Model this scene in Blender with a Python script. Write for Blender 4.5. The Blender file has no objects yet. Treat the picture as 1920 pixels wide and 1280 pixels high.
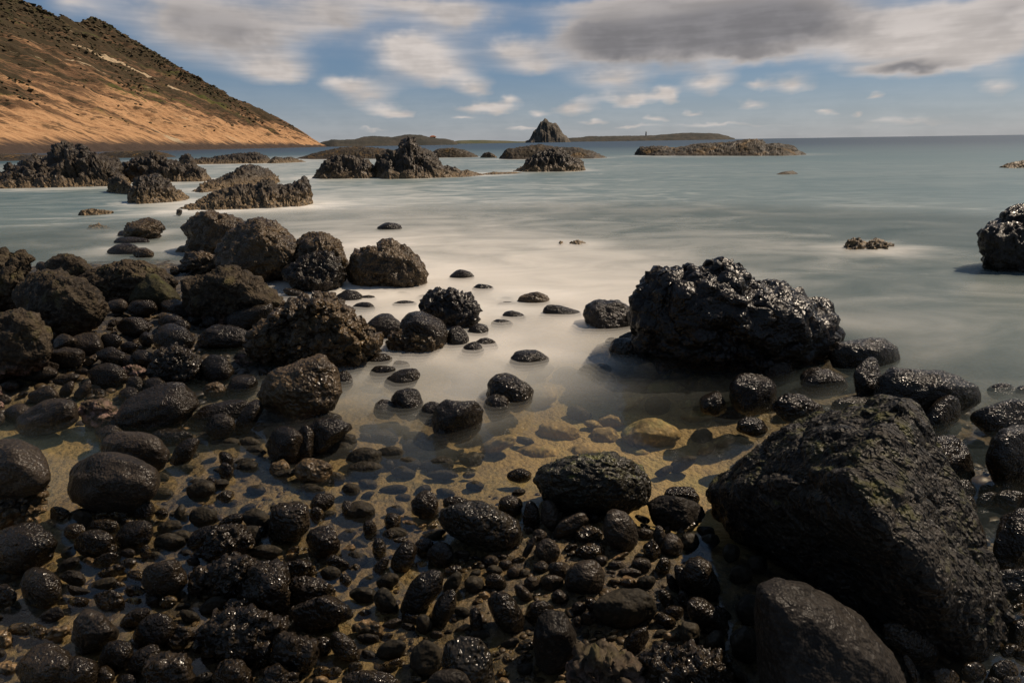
import bpy, bmesh, math, random
import numpy as np
from mathutils import Matrix, Vector

# ------------------------------------------------------------------ camera, sky, sun, exposure
S = bpy.context.scene
COL = S.collection
H = 1.5                                   # eye height above the water
F = 1920 * 20 / 36.0                      # focal length in pixels of the 1920 px frame
PITCH, ROLL = math.radians(19.27), math.radians(0.85)
CAM = np.array([0.0, 0.0, H])
fw = np.array([0, math.cos(PITCH), -math.sin(PITCH)])
r0 = np.array([1.0, 0, 0]); u0 = np.array([0, math.sin(PITCH), math.cos(PITCH)])
RT = r0 * math.cos(ROLL) - u0 * math.sin(ROLL)
UP = u0 * math.cos(ROLL) + r0 * math.sin(ROLL)
cam_d = bpy.data.cameras.new('camera'); cam = bpy.data.objects.new('camera', cam_d); COL.objects.link(cam)
cam_d.lens = 20; cam_d.sensor_width = 36; cam_d.clip_start = 0.05; cam_d.clip_end = 80000
M3 = Matrix((RT, UP, -fw)).transposed()
cam.matrix_world = Matrix.Translation(CAM) @ M3.to_4x4()
S.camera = cam

SUN_AZ, SUN_EL = math.radians(64), math.radians(50)
sdir = Vector((math.sin(SUN_AZ) * math.cos(SUN_EL), math.cos(SUN_AZ) * math.cos(SUN_EL), math.sin(SUN_EL)))
sun_d = bpy.data.lights.new('sun', 'SUN'); sun = bpy.data.objects.new('sun', sun_d); COL.objects.link(sun)
sun_d.energy = 5.0; sun_d.angle = math.radians(0.5); sun_d.color = (1.0, 0.83, 0.64)
sun.rotation_euler = (-sdir).to_track_quat('-Z', 'Y').to_euler()

S.view_settings.view_transform = 'Standard'; S.view_settings.look = 'None'
S.view_settings.exposure = 0.15; S.view_settings.gamma = 1.0; S.view_settings.use_curve_mapping = False
S.cycles.transparent_max_bounces = 24; S.cycles.max_bounces = 6
S.cycles.use_denoising = True
S.cycles.sample_clamp_indirect = 4

def ray(px, py):
    return fw + RT * (px - 960) / F + UP * (640 - py) / F
def project(P):
    d = np.asarray(P) - CAM
    z = np.maximum(d @ fw, 1e-6)
    return 960 + F * (d @ RT) / z, 640 - F * (d @ UP) / z
def ground(px, py, z=0.0):
    d = ray(px, py)
    t = (z - H) / min(d[2], -1e-4)
    return CAM + d * t, t                 # t is the depth along the optical axis
def azel(px, py):
    d = ray(px, py); d = d / np.linalg.norm(d)
    return math.degrees(math.atan2(d[0], d[1])), math.degrees(math.asin(d[2]))

# ------------------------------------------------------------------ node helper
class NT:
    def __init__(s, tree): s.t = tree; s.n = tree.nodes; s.l = tree.links
    def new(s, typ, **kw):
        nd = s.n.new(typ)
        for k, v in kw.items(): setattr(nd, k, v)
        return nd
    def put(s, sock, v):
        if hasattr(v, 'is_output'): s.l.new(v, sock)
        elif v is not None: sock.default_value = v
    def math(s, op, a, b=None, c=None, clamp=False):
        nd = s.new('ShaderNodeMath', operation=op, use_clamp=clamp)
        for i, v in enumerate((a, b, c)):
            if v is not None: s.put(nd.inputs[i], v)
        return nd.outputs[0]
    def mix(s, fac, a, b):
        nd = s.new('ShaderNodeMix', data_type='RGBA')
        s.put(nd.inputs[0], fac)
        for i, v in ((6, a), (7, b)):
            s.put(nd.inputs[i], v if hasattr(v, 'is_output') else (*v, 1))
        return nd.outputs[2]
    def ramp(s, fac, lo, hi, a=0.0, b=1.0, smooth=True):
        nd = s.new('ShaderNodeMapRange', interpolation_type='SMOOTHSTEP' if smooth else 'LINEAR')
        s.put(nd.inputs[0], fac)
        for i, v in zip((1, 2, 3, 4), (lo, hi, a, b)): s.put(nd.inputs[i], v)
        return nd.outputs[0]
    def noise(s, vec, scale, detail=4, rough=0.55, dist=0.0, typ='FBM'):
        nd = s.new('ShaderNodeTexNoise', noise_dimensions='3D', noise_type=typ)
        s.put(nd.inputs['Vector'], vec); nd.inputs['Scale'].default_value = scale
        nd.inputs['Detail'].default_value = detail; nd.inputs['Roughness'].default_value = rough
        nd.inputs['Distortion'].default_value = dist
        return nd.outputs[0]
    def voro(s, vec, scale, feature='F1', rnd=1.0):
        nd = s.new('ShaderNodeTexVoronoi', feature=feature)
        s.put(nd.inputs['Vector'], vec); nd.inputs['Scale'].default_value = scale
        nd.inputs['Randomness'].default_value = rnd
        return nd.outputs['Distance']
    def vscale(s, vec, sc):
        nd = s.new('ShaderNodeVectorMath', operation='MULTIPLY')
        s.put(nd.inputs[0], vec); nd.inputs[1].default_value = sc
        return nd.outputs[0]
    def bump(s, h, strength, dist, normal=None):
        nd = s.new('ShaderNodeBump'); nd.inputs['Strength'].default_value = strength
        nd.inputs['Distance'].default_value = dist; s.put(nd.inputs['Height'], h)
        if normal is not None: s.put(nd.inputs['Normal'], normal)
        return nd.outputs[0]

# ------------------------------------------------------------------ world: Nishita sky with drifting clouds
W = bpy.data.worlds.new('World'); S.world = W; W.use_nodes = True
w = NT(W.node_tree); w.n.clear()
out = w.new('ShaderNodeOutputWorld'); bg = w.new('ShaderNodeBackground')
bg.inputs[1].default_value = 0.06
w.l.new(bg.outputs[0], out.inputs[0])
sky = w.new('ShaderNodeTexSky', sky_type='NISHITA')
sky.sun_disc = False; sky.sun_elevation = SUN_EL; sky.sun_rotation = SUN_AZ
sky.altitude = 0; sky.air_density = 1.0; sky.dust_density = 0.25; sky.ozone_density = 2.5
tc = w.new('ShaderNodeTexCoord'); sx = w.new('ShaderNodeSeparateXYZ')
w.l.new(tc.outputs['Generated'], sx.inputs[0])
deg = 180 / math.pi
az0 = w.math('MULTIPLY', w.math('ARCTAN2', sx.outputs[0], sx.outputs[1]), deg)
el0 = w.math('MULTIPLY', w.math('ARCSINE', sx.outputs[2]), deg)
cmb = w.new('ShaderNodeCombineXYZ'); w.put(cmb.inputs[0], az0); w.put(cmb.inputs[1], el0)
streak = w.noise(w.vscale(cmb.outputs[0], (0.055, 0.40, 1)), 1.0, 2, 0.55)
lump = w.noise(w.vscale(cmb.outputs[0], (0.26, 0.42, 1)), 1.0, 3, 0.6)
fine = w.noise(w.vscale(cmb.outputs[0], (0.13, 1.2, 1)), 1.0, 3, 0.6)
az = w.math('ADD', az0, w.math('MULTIPLY', w.math('SUBTRACT', lump, 0.5), 3.2))
el = w.math('ADD', w.math('ADD', el0, w.math('MULTIPLY', w.math('SUBTRACT', streak, 0.5), 1.8)), w.math('MULTIPLY', w.math('SUBTRACT', lump, 0.5), -1.8))
# centre x, y, half width, half height (pixels), density, darkness of the base
CL = [(450,58,140,70,.85,.62),(515,128,62,26,.8,0),(330,30,90,60,.6,.6),(150,12,70,24,.5,.4),
 (790,112,85,45,.95,.02),(760,84,50,25,.6,0),(840,140,60,20,.5,.3),(690,182,70,30,.6,.2),(650,158,42,16,.6,0),
 (740,211,44,10,.65,0),(620,28,100,50,.6,.5),(850,30,80,40,.7,.3),(760,8,120,25,.5,.45),(910,203,66,14,.95,0),
 (890,165,36,17,.65,.05),(960,186,22,11,.6,0),(960,98,62,28,.65,.35),(1005,126,60,18,.5,.4),
 (1320,50,290,60,1.0,.85),(1190,92,160,34,.8,.8),(1470,36,160,56,.8,.75),(1390,100,160,22,.5,.6),(1120,60,80,36,.7,.7),(1250,6,300,20,.6,.4),
 (1700,78,160,56,1.0,.08),(1850,88,100,42,.85,.15),(1700,127,100,13,.9,1.0),(1780,36,120,36,.6,.3),(1900,26,70,40,.6,.6),
 (1150,150,85,24,.7,.1),(1330,156,52,28,.75,0),(1250,179,22,13,.8,0),(1190,187,70,15,.75,.05),(1070,201,48,17,.75,.1),
 (1480,160,46,24,.6,0),(1640,179,30,8,.6,0),(1230,223,34,8,.6,0),(1550,214,22,8,.6,0),(1600,211,16,8,.5,0),
 (1410,200,44,10,.5,0),(1880,162,60,26,.5,.1),(980,241,70,6,.5,0),(1350,235,160,8,.45,.1),(1110,228,40,7,.6,0),(870,225,34,6,.5,0),(1300,212,26,8,.6,0),(1180,240,50,5,.5,0),(700,238,50,6,.4,.1),(1010,215,20,7,.5,0),(1420,168,24,12,.5,0),(1700,230,250,18,.4,.2)]
cw = w.new('ShaderNodeCombineXYZ'); w.put(cw.inputs[0], az); w.put(cw.inputs[1], el)
dens, dark = 0.0, 0.0
for (cx, cy, rx, ry, dn, dk) in CL:
    a0, e0 = azel(cx, cy); a1, _ = azel(cx + rx, cy); _, e1 = azel(cx, cy - ry)
    ka, ke = 1 / (abs(a1 - a0) * 1.9), 1 / (abs(e1 - e0) * 1.9)
    vm = w.new('ShaderNodeVectorMath', operation='MULTIPLY_ADD'); w.put(vm.inputs[0], cw.outputs[0])
    vm.inputs[1].default_value = (ka, ke, 0); vm.inputs[2].default_value = (-a0 * ka, -e0 * ke, 0)
    gr = w.new('ShaderNodeTexGradient', gradient_type='QUADRATIC_SPHERE'); w.put(gr.inputs[0], vm.outputs[0])
    g = gr.outputs['Fac']
    dens = w.math('MULTIPLY_ADD', g, dn * 1.7, dens)
    if dk > 0: dark = w.math('MULTIPLY_ADD', g, dn * dk * 1.7, dark)
# unseen broken cloud beyond the frame, kept darker to dim the rocks' sky light
outm = w.math('MAXIMUM', w.ramp(w.math('ABSOLUTE', az0), 44, 58), w.ramp(el0, 16, 24))
gen = w.ramp(w.noise(w.vscale(tc.outputs['Generated'], (3, 3, 7)), 1.0, 3, 0.55), 0.47, 0.66)
outn = w.math('MULTIPLY', w.math('MULTIPLY', gen, outm), 0.9)
soft = w.math('MULTIPLY', w.math('SUBTRACT', fine, 0.45), 0.6)
d1 = w.math('MULTIPLY', dens, w.math('ADD', 0.85, soft))
d1 = w.ramp(w.math('ADD', d1, outn), 0.0, 0.95)
d1 = w.math('MAXIMUM', d1, w.ramp(el0, 0.0, 7.0, 0.30, 0.0))
d1 = w.math('MULTIPLY', d1, 0.95)
dkf = w.ramp(w.math('ADD', w.math('MULTIPLY', dark, w.math('ADD', 0.85, w.math('MULTIPLY', soft, .6))), w.math('MULTIPLY', outn, 1.3)), 0.0, 1.15)
shade = w.ramp(w.math('ADD', w.math('MULTIPLY', fine, .5), w.math('MULTIPLY', lump, .5)), .38, .62, .84, 1.1)
ccol = w.mix(dkf, (9.4, 8.5, 7.9), (3.5, 3.3, 3.35))
vs = w.new('ShaderNodeVectorMath', operation='SCALE'); w.put(vs.inputs[0], ccol); w.put(vs.inputs['Scale'], shade); ccol = vs.outputs[0]
w.l.new(w.mix(d1, w.mix(0.6, sky.outputs[0], (1.65, 2.95, 5.0)), ccol), bg.inputs[0])

# ------------------------------------------------------------------ numpy noise
rng = np.random.RandomState(7)
PERM = rng.permutation(256); PERM = np.concatenate([PERM, PERM, PERM])
GRAD = rng.normal(size=(256, 3)); GRAD /= np.linalg.norm(GRAD, axis=1)[:, None]
FEAT = rng.rand(256, 3)
def _h(x, y, z): return PERM[PERM[PERM[x & 255] + (y & 255)] + (z & 255)]
def perlin(p):
    i = np.floor(p).astype(np.int64); f = p - i
    u = f * f * f * (f * (f * 6 - 15) + 10)
    x, y, z = i[:, 0], i[:, 1], i[:, 2]
    def g(dx, dy, dz):
        gr = GRAD[_h(x + dx, y + dy, z + dz)]
        return gr[:, 0] * (f[:, 0] - dx) + gr[:, 1] * (f[:, 1] - dy) + gr[:, 2] * (f[:, 2] - dz)
    def L(a, b, t): return a + (b - a) * t
    a = L(L(g(0,0,0), g(1,0,0), u[:,0]), L(g(0,1,0), g(1,1,0), u[:,0]), u[:,1])
    b = L(L(g(0,0,1), g(1,0,1), u[:,0]), L(g(0,1,1), g(1,1,1), u[:,0]), u[:,1])
    return L(a, b, u[:, 2]) * 1.5
def fbm(p, o=4, gain=0.5, lac=2.1):
    s = 0; a = 1.0; n = 0
    for k in range(o):
        s = s + a * perlin(p + 17.3 * k); n += a; a *= gain; p = p * lac
    return s / n
def ridged(p, o=4, gain=0.55):
    s = 0; a = 1.0; n = 0
    for k in range(o):
        s = s + a * (1 - 2 * np.abs(perlin(p + 9.1 * k))); n += a; a *= gain; p = p * 2.1
    return s / n
def worley(p):
    i = np.floor(p).astype(np.int64); f = p - i
    F1 = np.full(len(p), 9.0); F2 = np.full(len(p), 9.0)
    for dx in (-1, 0, 1):
        for dy in (-1, 0, 1):
            for dz in (-1, 0, 1):
                ft = FEAT[_h(i[:, 0] + dx, i[:, 1] + dy, i[:, 2] + dz)]
                d = ((ft + np.array([dx, dy, dz]) - f) ** 2).sum(1)
                F2 = np.minimum(F2, np.maximum(F1, d)); F1 = np.minimum(F1, d)
    return np.sqrt(F1), np.sqrt(F2)
def sstep(x, a, b):
    t = np.clip((x - a) / (b - a), 0, 1); return t * t * (3 - 2 * t)

# ------------------------------------------------------------------ mesh helpers
ICO = {}
def ico(n):
    if n not in ICO:
        bm = bmesh.new(); bmesh.ops.create_icosphere(bm, subdivisions=n, radius=1)
        for f in bm.faces: f.smooth = True
        me = bpy.data.meshes.new('template'); bm.to_mesh(me); bm.free()
        v = np.empty(len(me.vertices) * 3); me.vertices.foreach_get('co', v)
        fc = np.empty(len(me.polygons) * 3, dtype=np.int64); me.polygons.foreach_get('vertices', fc)
        v = v.reshape(-1, 3); v /= np.linalg.norm(v, axis=1)[:, None]
        ICO[n] = (me, v, fc.reshape(-1, 3))
    return ICO[n]
def normals(v, f):
    n = np.cross(v[f[:, 1]] - v[f[:, 0]], v[f[:, 2]] - v[f[:, 0]])
    o = np.empty_like(v)
    for k in range(3):
        o[:, k] = sum(np.bincount(f[:, j], n[:, k], len(v)) for j in range(3))
    return o / np.maximum(np.linalg.norm(o, axis=1), 1e-12)[:, None]
def tag(o, label=None, cat=None, group=None, kind=None):
    if label: o['label'] = label
    if cat: o['category'] = cat
    if group: o['group'] = group
    if kind: o['kind'] = kind
    return o
def link(name, me, mat, loc=None, parent=None):
    o = bpy.data.objects.new(name, me); COL.objects.link(o)
    if mat is not None and len(me.materials) == 0: me.materials.append(mat)
    if loc is not None: o.location = loc
    if parent is not None: o.parent = parent
    return o
def grid_mesh(name, V, nu, nv, smooth=True):
    """V (nu*nv,3), index u*nv+v -> quads"""
    a = (np.arange(nu - 1)[:, None] * nv + np.arange(nv - 1)[None, :]).ravel()
    q = np.stack([a, a + nv, a + nv + 1, a + 1], 1)
    return poly_mesh(name, V, q, smooth)
def poly_mesh(name, V, q, smooth=True):
    me = bpy.data.meshes.new(name); k = q.shape[1]
    me.vertices.add(len(V)); me.vertices.foreach_set('co', np.ascontiguousarray(V, dtype=np.float32).ravel())
    me.loops.add(q.size); me.loops.foreach_set('vertex_index', q.astype(np.int32).ravel())
    me.polygons.add(len(q)); me.polygons.foreach_set('loop_start', np.arange(0, q.size, k, dtype=np.int32))
    me.polygons.foreach_set('loop_total', np.full(len(q), k, dtype=np.int32))
    me.polygons.foreach_set('use_smooth', np.full(len(q), smooth))
    me.update(calc_edges=True); me.validate()
    return me
def attr(me, name, val):
    a = me.attributes.new(name, 'FLOAT', 'POINT'); a.data.foreach_set('value', np.ascontiguousarray(val, dtype=np.float32))

# ------------------------------------------------------------------ scattered anchors -> smooth fields over the shore
class Field:
    def __init__(s, anchors, width=0.16):
        P = np.array([ground(a[0], a[1])[0] for a in anchors]); s.w = width
        s.k = s.key(P); s.v = np.array([a[2:] for a in anchors], dtype=float)
    def key(s, P):
        r = np.hypot(P[:, 0], P[:, 1]); r = np.minimum(r, 400)
        return np.stack([np.arctan2(P[:, 0], P[:, 1]) * 1.3, np.log(np.maximum(r, .3))], 1)
    def __call__(s, P):
        k = s.key(np.asarray(P)); out = np.empty((len(k), s.v.shape[1]))
        for a in range(0, len(k), 20000):
            d = ((k[a:a + 20000, None, :] - s.k[None]) ** 2).sum(2)
            wt = np.exp(-(d - d.min(1)[:, None]) / (2 * s.w ** 2)) + 1e-9
            out[a:a + 20000] = (wt @ s.v) / wt.sum(1)[:, None]
        return out
BED = Field([(100,700,.03),(300,640,.04),(60,760,0),(150,825,-.13),(210,775,-.10),(110,840,-.12),(330,700,.03),(400,740,.02),(450,680,-.06),(550,700,0),
 (40,620,.06),(250,570,.05),(400,560,.02),(550,540,-.02),(150,540,.05),
 (400,860,-.04),(500,900,-.05),(600,880,-.05),(800,900,-.07),(700,780,-.1),(900,780,-.16),(1050,800,-.2),(1250,830,-.28),(1330,850,-.26),(1300,760,-.25),
 (1200,700,-.2),(1000,660,-.15),(800,640,-.12),(900,560,-.2),(1100,560,-.3),(700,560,-.15),(1000,960,.0),(1150,1040,.02),(900,1020,0),
 (1000,1200,-.02),(600,1050,-.05),(300,1000,-.03),(450,1150,-.02),(100,1050,-.08),(50,1150,-.05),(200,1250,-.03),(1350,1150,-.03),(1250,1200,0),
 (1500,1000,-.05),(1850,1000,-.15),(1700,700,-.1),(1800,800,-.08),(1500,700,-.15),(1000,450,-.8),(500,420,-.5),(150,430,-.4),(1600,480,-.7),(1000,340,-2),(300,340,-1.2),(1800,340,-2)])
WAT = Field([  # opacity of the churned water, whiteness of its foam
 (-100,300,1,.02),(300,282,1,.0),(600,279,1,.02),(900,275,1,.0),(1600,264,1,.0),(1900,257,1,.0),(2100,252,1,0),(1500,285,1,.06),(1800,285,1,.04),(1200,290,1,.14),
 (200,315,1,.3),(450,315,1,.38),(560,310,1,.42),(860,310,1,.28),(700,350,.97,.36),(1000,345,.97,.3),(1300,330,.97,.22),(1700,330,.97,.12),(1900,350,.97,.10),(620,350,.97,.45),
 (450,375,.95,.5),(100,380,.9,.16),(-100,400,.9,.2),(150,440,.9,.22),(300,430,.92,.42),(560,400,.95,.62),(900,400,.95,.45),(1200,420,.95,.36),(1500,400,.95,.26),
 (1750,420,.95,.2),(1850,560,.95,.22),(1700,600,.95,.36),(2000,600,.95,.25),(800,470,.95,.85),(1050,500,.95,.7),(1400,470,.95,.46),(750,560,.92,1.0),(650,560,.92,.95),
 (900,540,.93,1),(1100,540,.92,.9),(1000,600,.92,1),(1000,630,.92,.95),(850,690,.8,.9),(750,660,.8,.9),(1080,660,.82,.85),(1150,695,.24,.6),(900,735,.4,.7),(1000,705,.5,.75),(700,740,.55,.75),
 (700,790,.16,.6),(1150,740,.22,.6),(1280,690,.08,.5),(1000,850,.02,.4),(1180,830,.1,.5),(1320,850,.05,.25),(1300,780,.14,.5),(600,880,.02,.4),(900,1100,0,.3),(400,1000,0,.3),(200,800,.28,.16),
 (120,840,.28,.16),(300,720,.03,.2),(150,650,0,.2),(450,690,.35,.2),(480,650,.25,.2),(1500,720,.3,.25),(1560,740,.25,.2),(1750,650,.92,.34),(1650,720,.25,.2),(1830,940,.22,.08),(1880,1050,.2,.06),
 (1300,1150,.08,.1),(1900,1200,.15,.06),(900,1280,0,.3),(100,1200,0,.3)])
SHELF = Field([(50,600,1),(200,600,1),(350,600,1),(450,560,1),(300,690,1),(100,690,1),(420,740,1),(550,620,1),(560,720,1),(60,540,1),(250,540,1),(450,1100,.5),(450,1200,.5),(350,1200,.3),(560,1150,.25),
 (150,800,0),(220,790,0),(400,860,.05),(600,880,0),(700,760,0),(800,640,0),(700,540,0),(300,450,0),(900,900,0),(100,1000,.1),(300,980,.05),(750,1100,.05),(1000,1050,.12),(1200,1100,.12),(1000,1250,.12),(1400,1100,.3),(1200,800,0),(1700,750,.6),(1850,850,.5),(1850,1050,.3),(1500,700,.3),(100,1200,.2)], .13)
def bed_z(P):
    P = np.asarray(P, dtype=float)
    z = BED(P)[:, 0]
    r = np.hypot(P[:, 0], P[:, 1])
    q = np.stack([P[:, 0], P[:, 1], np.zeros(len(P))], 1)
    z = z + 0.035 * fbm(q * 3.1, 4, .55) + 0.012 * ridged(q * 11, 3) * (r < 12)
    z = z + SHELF(P)[:, 0] * (.055 * ridged(q * 4.2 + 5, 4, .6) + .015) * (r < 20)
    return np.where(r > 40, -3.0, z)

# ------------------------------------------------------------------ materials
MATS = {}
def material(name):
    m = bpy.data.materials.new(name); m.use_nodes = True
    t = NT(m.node_tree); t.n.clear()
    o = t.new('ShaderNodeOutputMaterial'); b = t.new('ShaderNodeBsdfPrincipled')
    t.l.new(b.outputs[0], o.inputs[0]); MATS[name] = m
    g = t.new('ShaderNodeNewGeometry')
    return m, t, b, g.outputs['Position'], g, o
def rock_mat(name, c0, c1, rough=(.25, .5), fs=70., bs=.5, bd=.006, spot=None, spotlim=(.55, .7), spotscale=5., crust=None, crusth=(.0, .16), spec=.5, big=3.0, pits=False, up=None):
    m, t, b, pos, g, o = material(name)
    n1 = t.noise(pos, big, 5, .6); n2 = t.noise(pos, fs, 4, .65); n3 = t.noise(pos, fs * .22, 5, .6)
    c = t.mix(t.ramp(n1, .3, .7), c0, c1)
    c = t.mix(t.ramp(n2, .45, .75), c, tuple(min(1, x * 1.7) for x in c1))
    if spot:
        c = t.mix(t.math('MULTIPLY', t.ramp(t.noise(pos, spotscale, 6, .7), *spotlim), .85), c, spot)
    if up:
        sn = t.new('ShaderNodeSeparateXYZ'); t.put(sn.inputs[0], g.outputs['Normal'])
        k = t.math('MULTIPLY', t.ramp(sn.outputs[2], .45, .95), t.ramp(t.noise(pos, spotscale * 1.3, 6, .7), .48, .64))
        c = t.mix(k, c, up)
    if crust:
        sp = t.new('ShaderNodeSeparateXYZ'); t.put(sp.inputs[0], pos)
        hz = t.math('ADD', sp.outputs[2], t.math('MULTIPLY', t.math('SUBTRACT', n3, .5), .22))
        k = t.math('MULTIPLY', t.ramp(hz, crusth[1], crusth[0]), t.ramp(t.noise(pos, 26, 5, .7), .42, .62))
        c = t.mix(k, c, crust)
    t.put(b.inputs['Base Color'], c)
    t.put(b.inputs['Roughness'], t.ramp(n3, .3, .7, rough[0], rough[1]))
    b.inputs['Specular IOR Level'].default_value = spec * .52
    bfs = min(fs * 1.2, 150)
    h = t.math('ADD', t.math('MULTIPLY', t.noise(pos, bfs * .22, 3, .5), 2.4), t.math('MULTIPLY', t.noise(pos, bfs * .8, 1.2, .5), 1.25))
    if pits:
        h = t.math('SUBTRACT', h, t.math('MULTIPLY', t.ramp(t.voro(pos, 38), .28, .0), 1.6))
    t.put(b.inputs['Normal'], t.bump(h, min(1, bs * 1.1), bd * 1.5))
    return m
ALG = (.20, .13, .05)
rock_mat('wet', (.005, .004, .003), (.020, .0145, .009), (.14, .32), 130, .75, .006, crust=ALG, crusth=(-.06, .03))
rock_mat('wetrough', (.006, .005, .004), (.022, .016, .010), (.16, .34), 70, .9, .010, spot=(.05, .034, .016), spotlim=(.56, .74), spotscale=7, crust=ALG, crusth=(-.05, .04))
rock_mat('vesic', (.008, .007, .005), (.026, .021, .015), (.16, .34), 60, .9, .010, pits=True, crust=ALG, crusth=(-.05, .04))
rock_mat('lava', (.013, .0095, .006), (.060, .040, .020), (.26, .55), 42, .9, .014, spot=(.12, .078, .034), spotlim=(.52, .75), spotscale=4.5, crust=(.20, .13, .065), crusth=(-.02, .12))
rock_mat('blacklava', (.004, .0034, .0028), (.013, .010, .008), (.26, .46), 44, .85, .010, spot=(.035, .022, .011), spotlim=(.60, .8), crust=(.07, .042, .02), crusth=(-.02, .10))
rock_mat('dry', (.014, .011, .008), (.045, .034, .022), (.5, .85), 40, .9, .012, spot=(.075, .065, .025), spotlim=(.52, .75), spotscale=6, crust=(.30, .19, .16), crusth=(-.02, .22), spec=.2)
rock_mat('matte', (.007, .006, .005), (.020, .0165, .013), (.4, .65), 85, .6, .006, spec=.2)
rock_mat('drycob', (.009, .0072, .0054), (.032, .024, .0165), (.28, .55), 85, .65, .006, spec=.4, spot=(.045, .036, .02), spotlim=(.6, .8))
rock_mat('mossy', (.006, .005, .004), (.020, .016, .0115), (.40, .7), 62, .95, .013, spec=.3, pits=True, up=(.055, .052, .014), spotscale=6)
rock_mat('ribbed', (.008, .007, .005), (.026, .022, .014), (.32, .6), 70, .9, .008, up=(.075, .074, .018), spotscale=9)
rock_mat('mossboulder', (.014, .013, .008), (.04, .035, .018), (.6, .85), 60, .6, .007, up=(.065, .064, .018), spotscale=5, spec=.2)
rock_mat('reef', (.010, .008, .006), (.036, .026, .016), (.45, .75), 8, .9, .05, spot=(.10, .068, .032), spotlim=(.55, .78), spotscale=2.2, crust=(.22, .15, .075), crusth=(.05, .5), big=.9)
rock_mat('reefochre', (.010, .008, .005), (.034, .023, .010), (.6, .85), 3, .6, .08, spot=(.15, .082, .016), spotlim=(.52, .70), spotscale=.5, big=.4, crust=(.055, .038, .022), crusth=(.05, .3))
rock_mat('sunk', (.09, .066, .028), (.22, .158, .068), (.6, .9), 30, .7, .008, spot=(.20, .19, .07), spotlim=(.5, .7), spotscale=4)
rock_mat('sunkdark', (.008, .007, .005), (.024, .019, .012), (.5, .8), 60, .6, .006, spot=(.07, .05, .022), spotlim=(.60, .76), spotscale=12, spec=.3)

def mat_bed():
    m, t, b, pos, g, o = material('bed')
    n1 = t.noise(pos, 1.6, 6, .6); n2 = t.noise(pos, 14, 6, .7); n3 = t.noise(pos, 60, 4, .7); v = t.voro(pos, 34)
    sand = t.new('ShaderNodeAttribute', attribute_name='sand').outputs['Fac']
    c = t.mix(t.ramp(n1, .32, .68), (.055, .039, .016), (.165, .112, .048))
    c = t.mix(t.ramp(n2, .44, .60), c, (.014, .010, .006))
    c = t.mix(t.math('MULTIPLY', t.ramp(t.noise(pos, 5, 5, .65), .52, .7), .7), c, (.09, .072, .022))
    c = t.mix(t.math('MULTIPLY', t.ramp(n3, .54, .70), .6), c, (.26, .165, .08))
    c = t.mix(t.math('MULTIPLY', t.ramp(v, .30, .12), .5), c, (.02, .016, .012))
    sc = t.mix(t.ramp(n2, .35, .7), (.36, .26, .105), (.21, .15, .062))
    sc = t.mix(t.ramp(n1, .45, .65), sc, (.27, .22, .08))
    c = t.mix(sand, c, sc)
    shf = t.new('ShaderNodeAttribute', attribute_name='shelf').outputs['Fac']
    c = t.mix(t.math('MULTIPLY', shf, t.ramp(t.noise(pos, 9, 5, .65), .62, .46)), c, (.016, .0125, .009))
    t.put(b.inputs['Base Color'], c)
    sp = t.new('ShaderNodeSeparateXYZ'); t.put(sp.inputs[0], pos)
    t.put(b.inputs['Roughness'], t.ramp(n2, .3, .7, .38, .8))
    h = t.math('ADD', t.math('MULTIPLY', n2, 1.5), t.math('ADD', n3, t.math('MULTIPLY', v, -.8)))
    t.put(b.inputs['Normal'], t.bump(h, 1.0, .018))
mat_bed()

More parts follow.
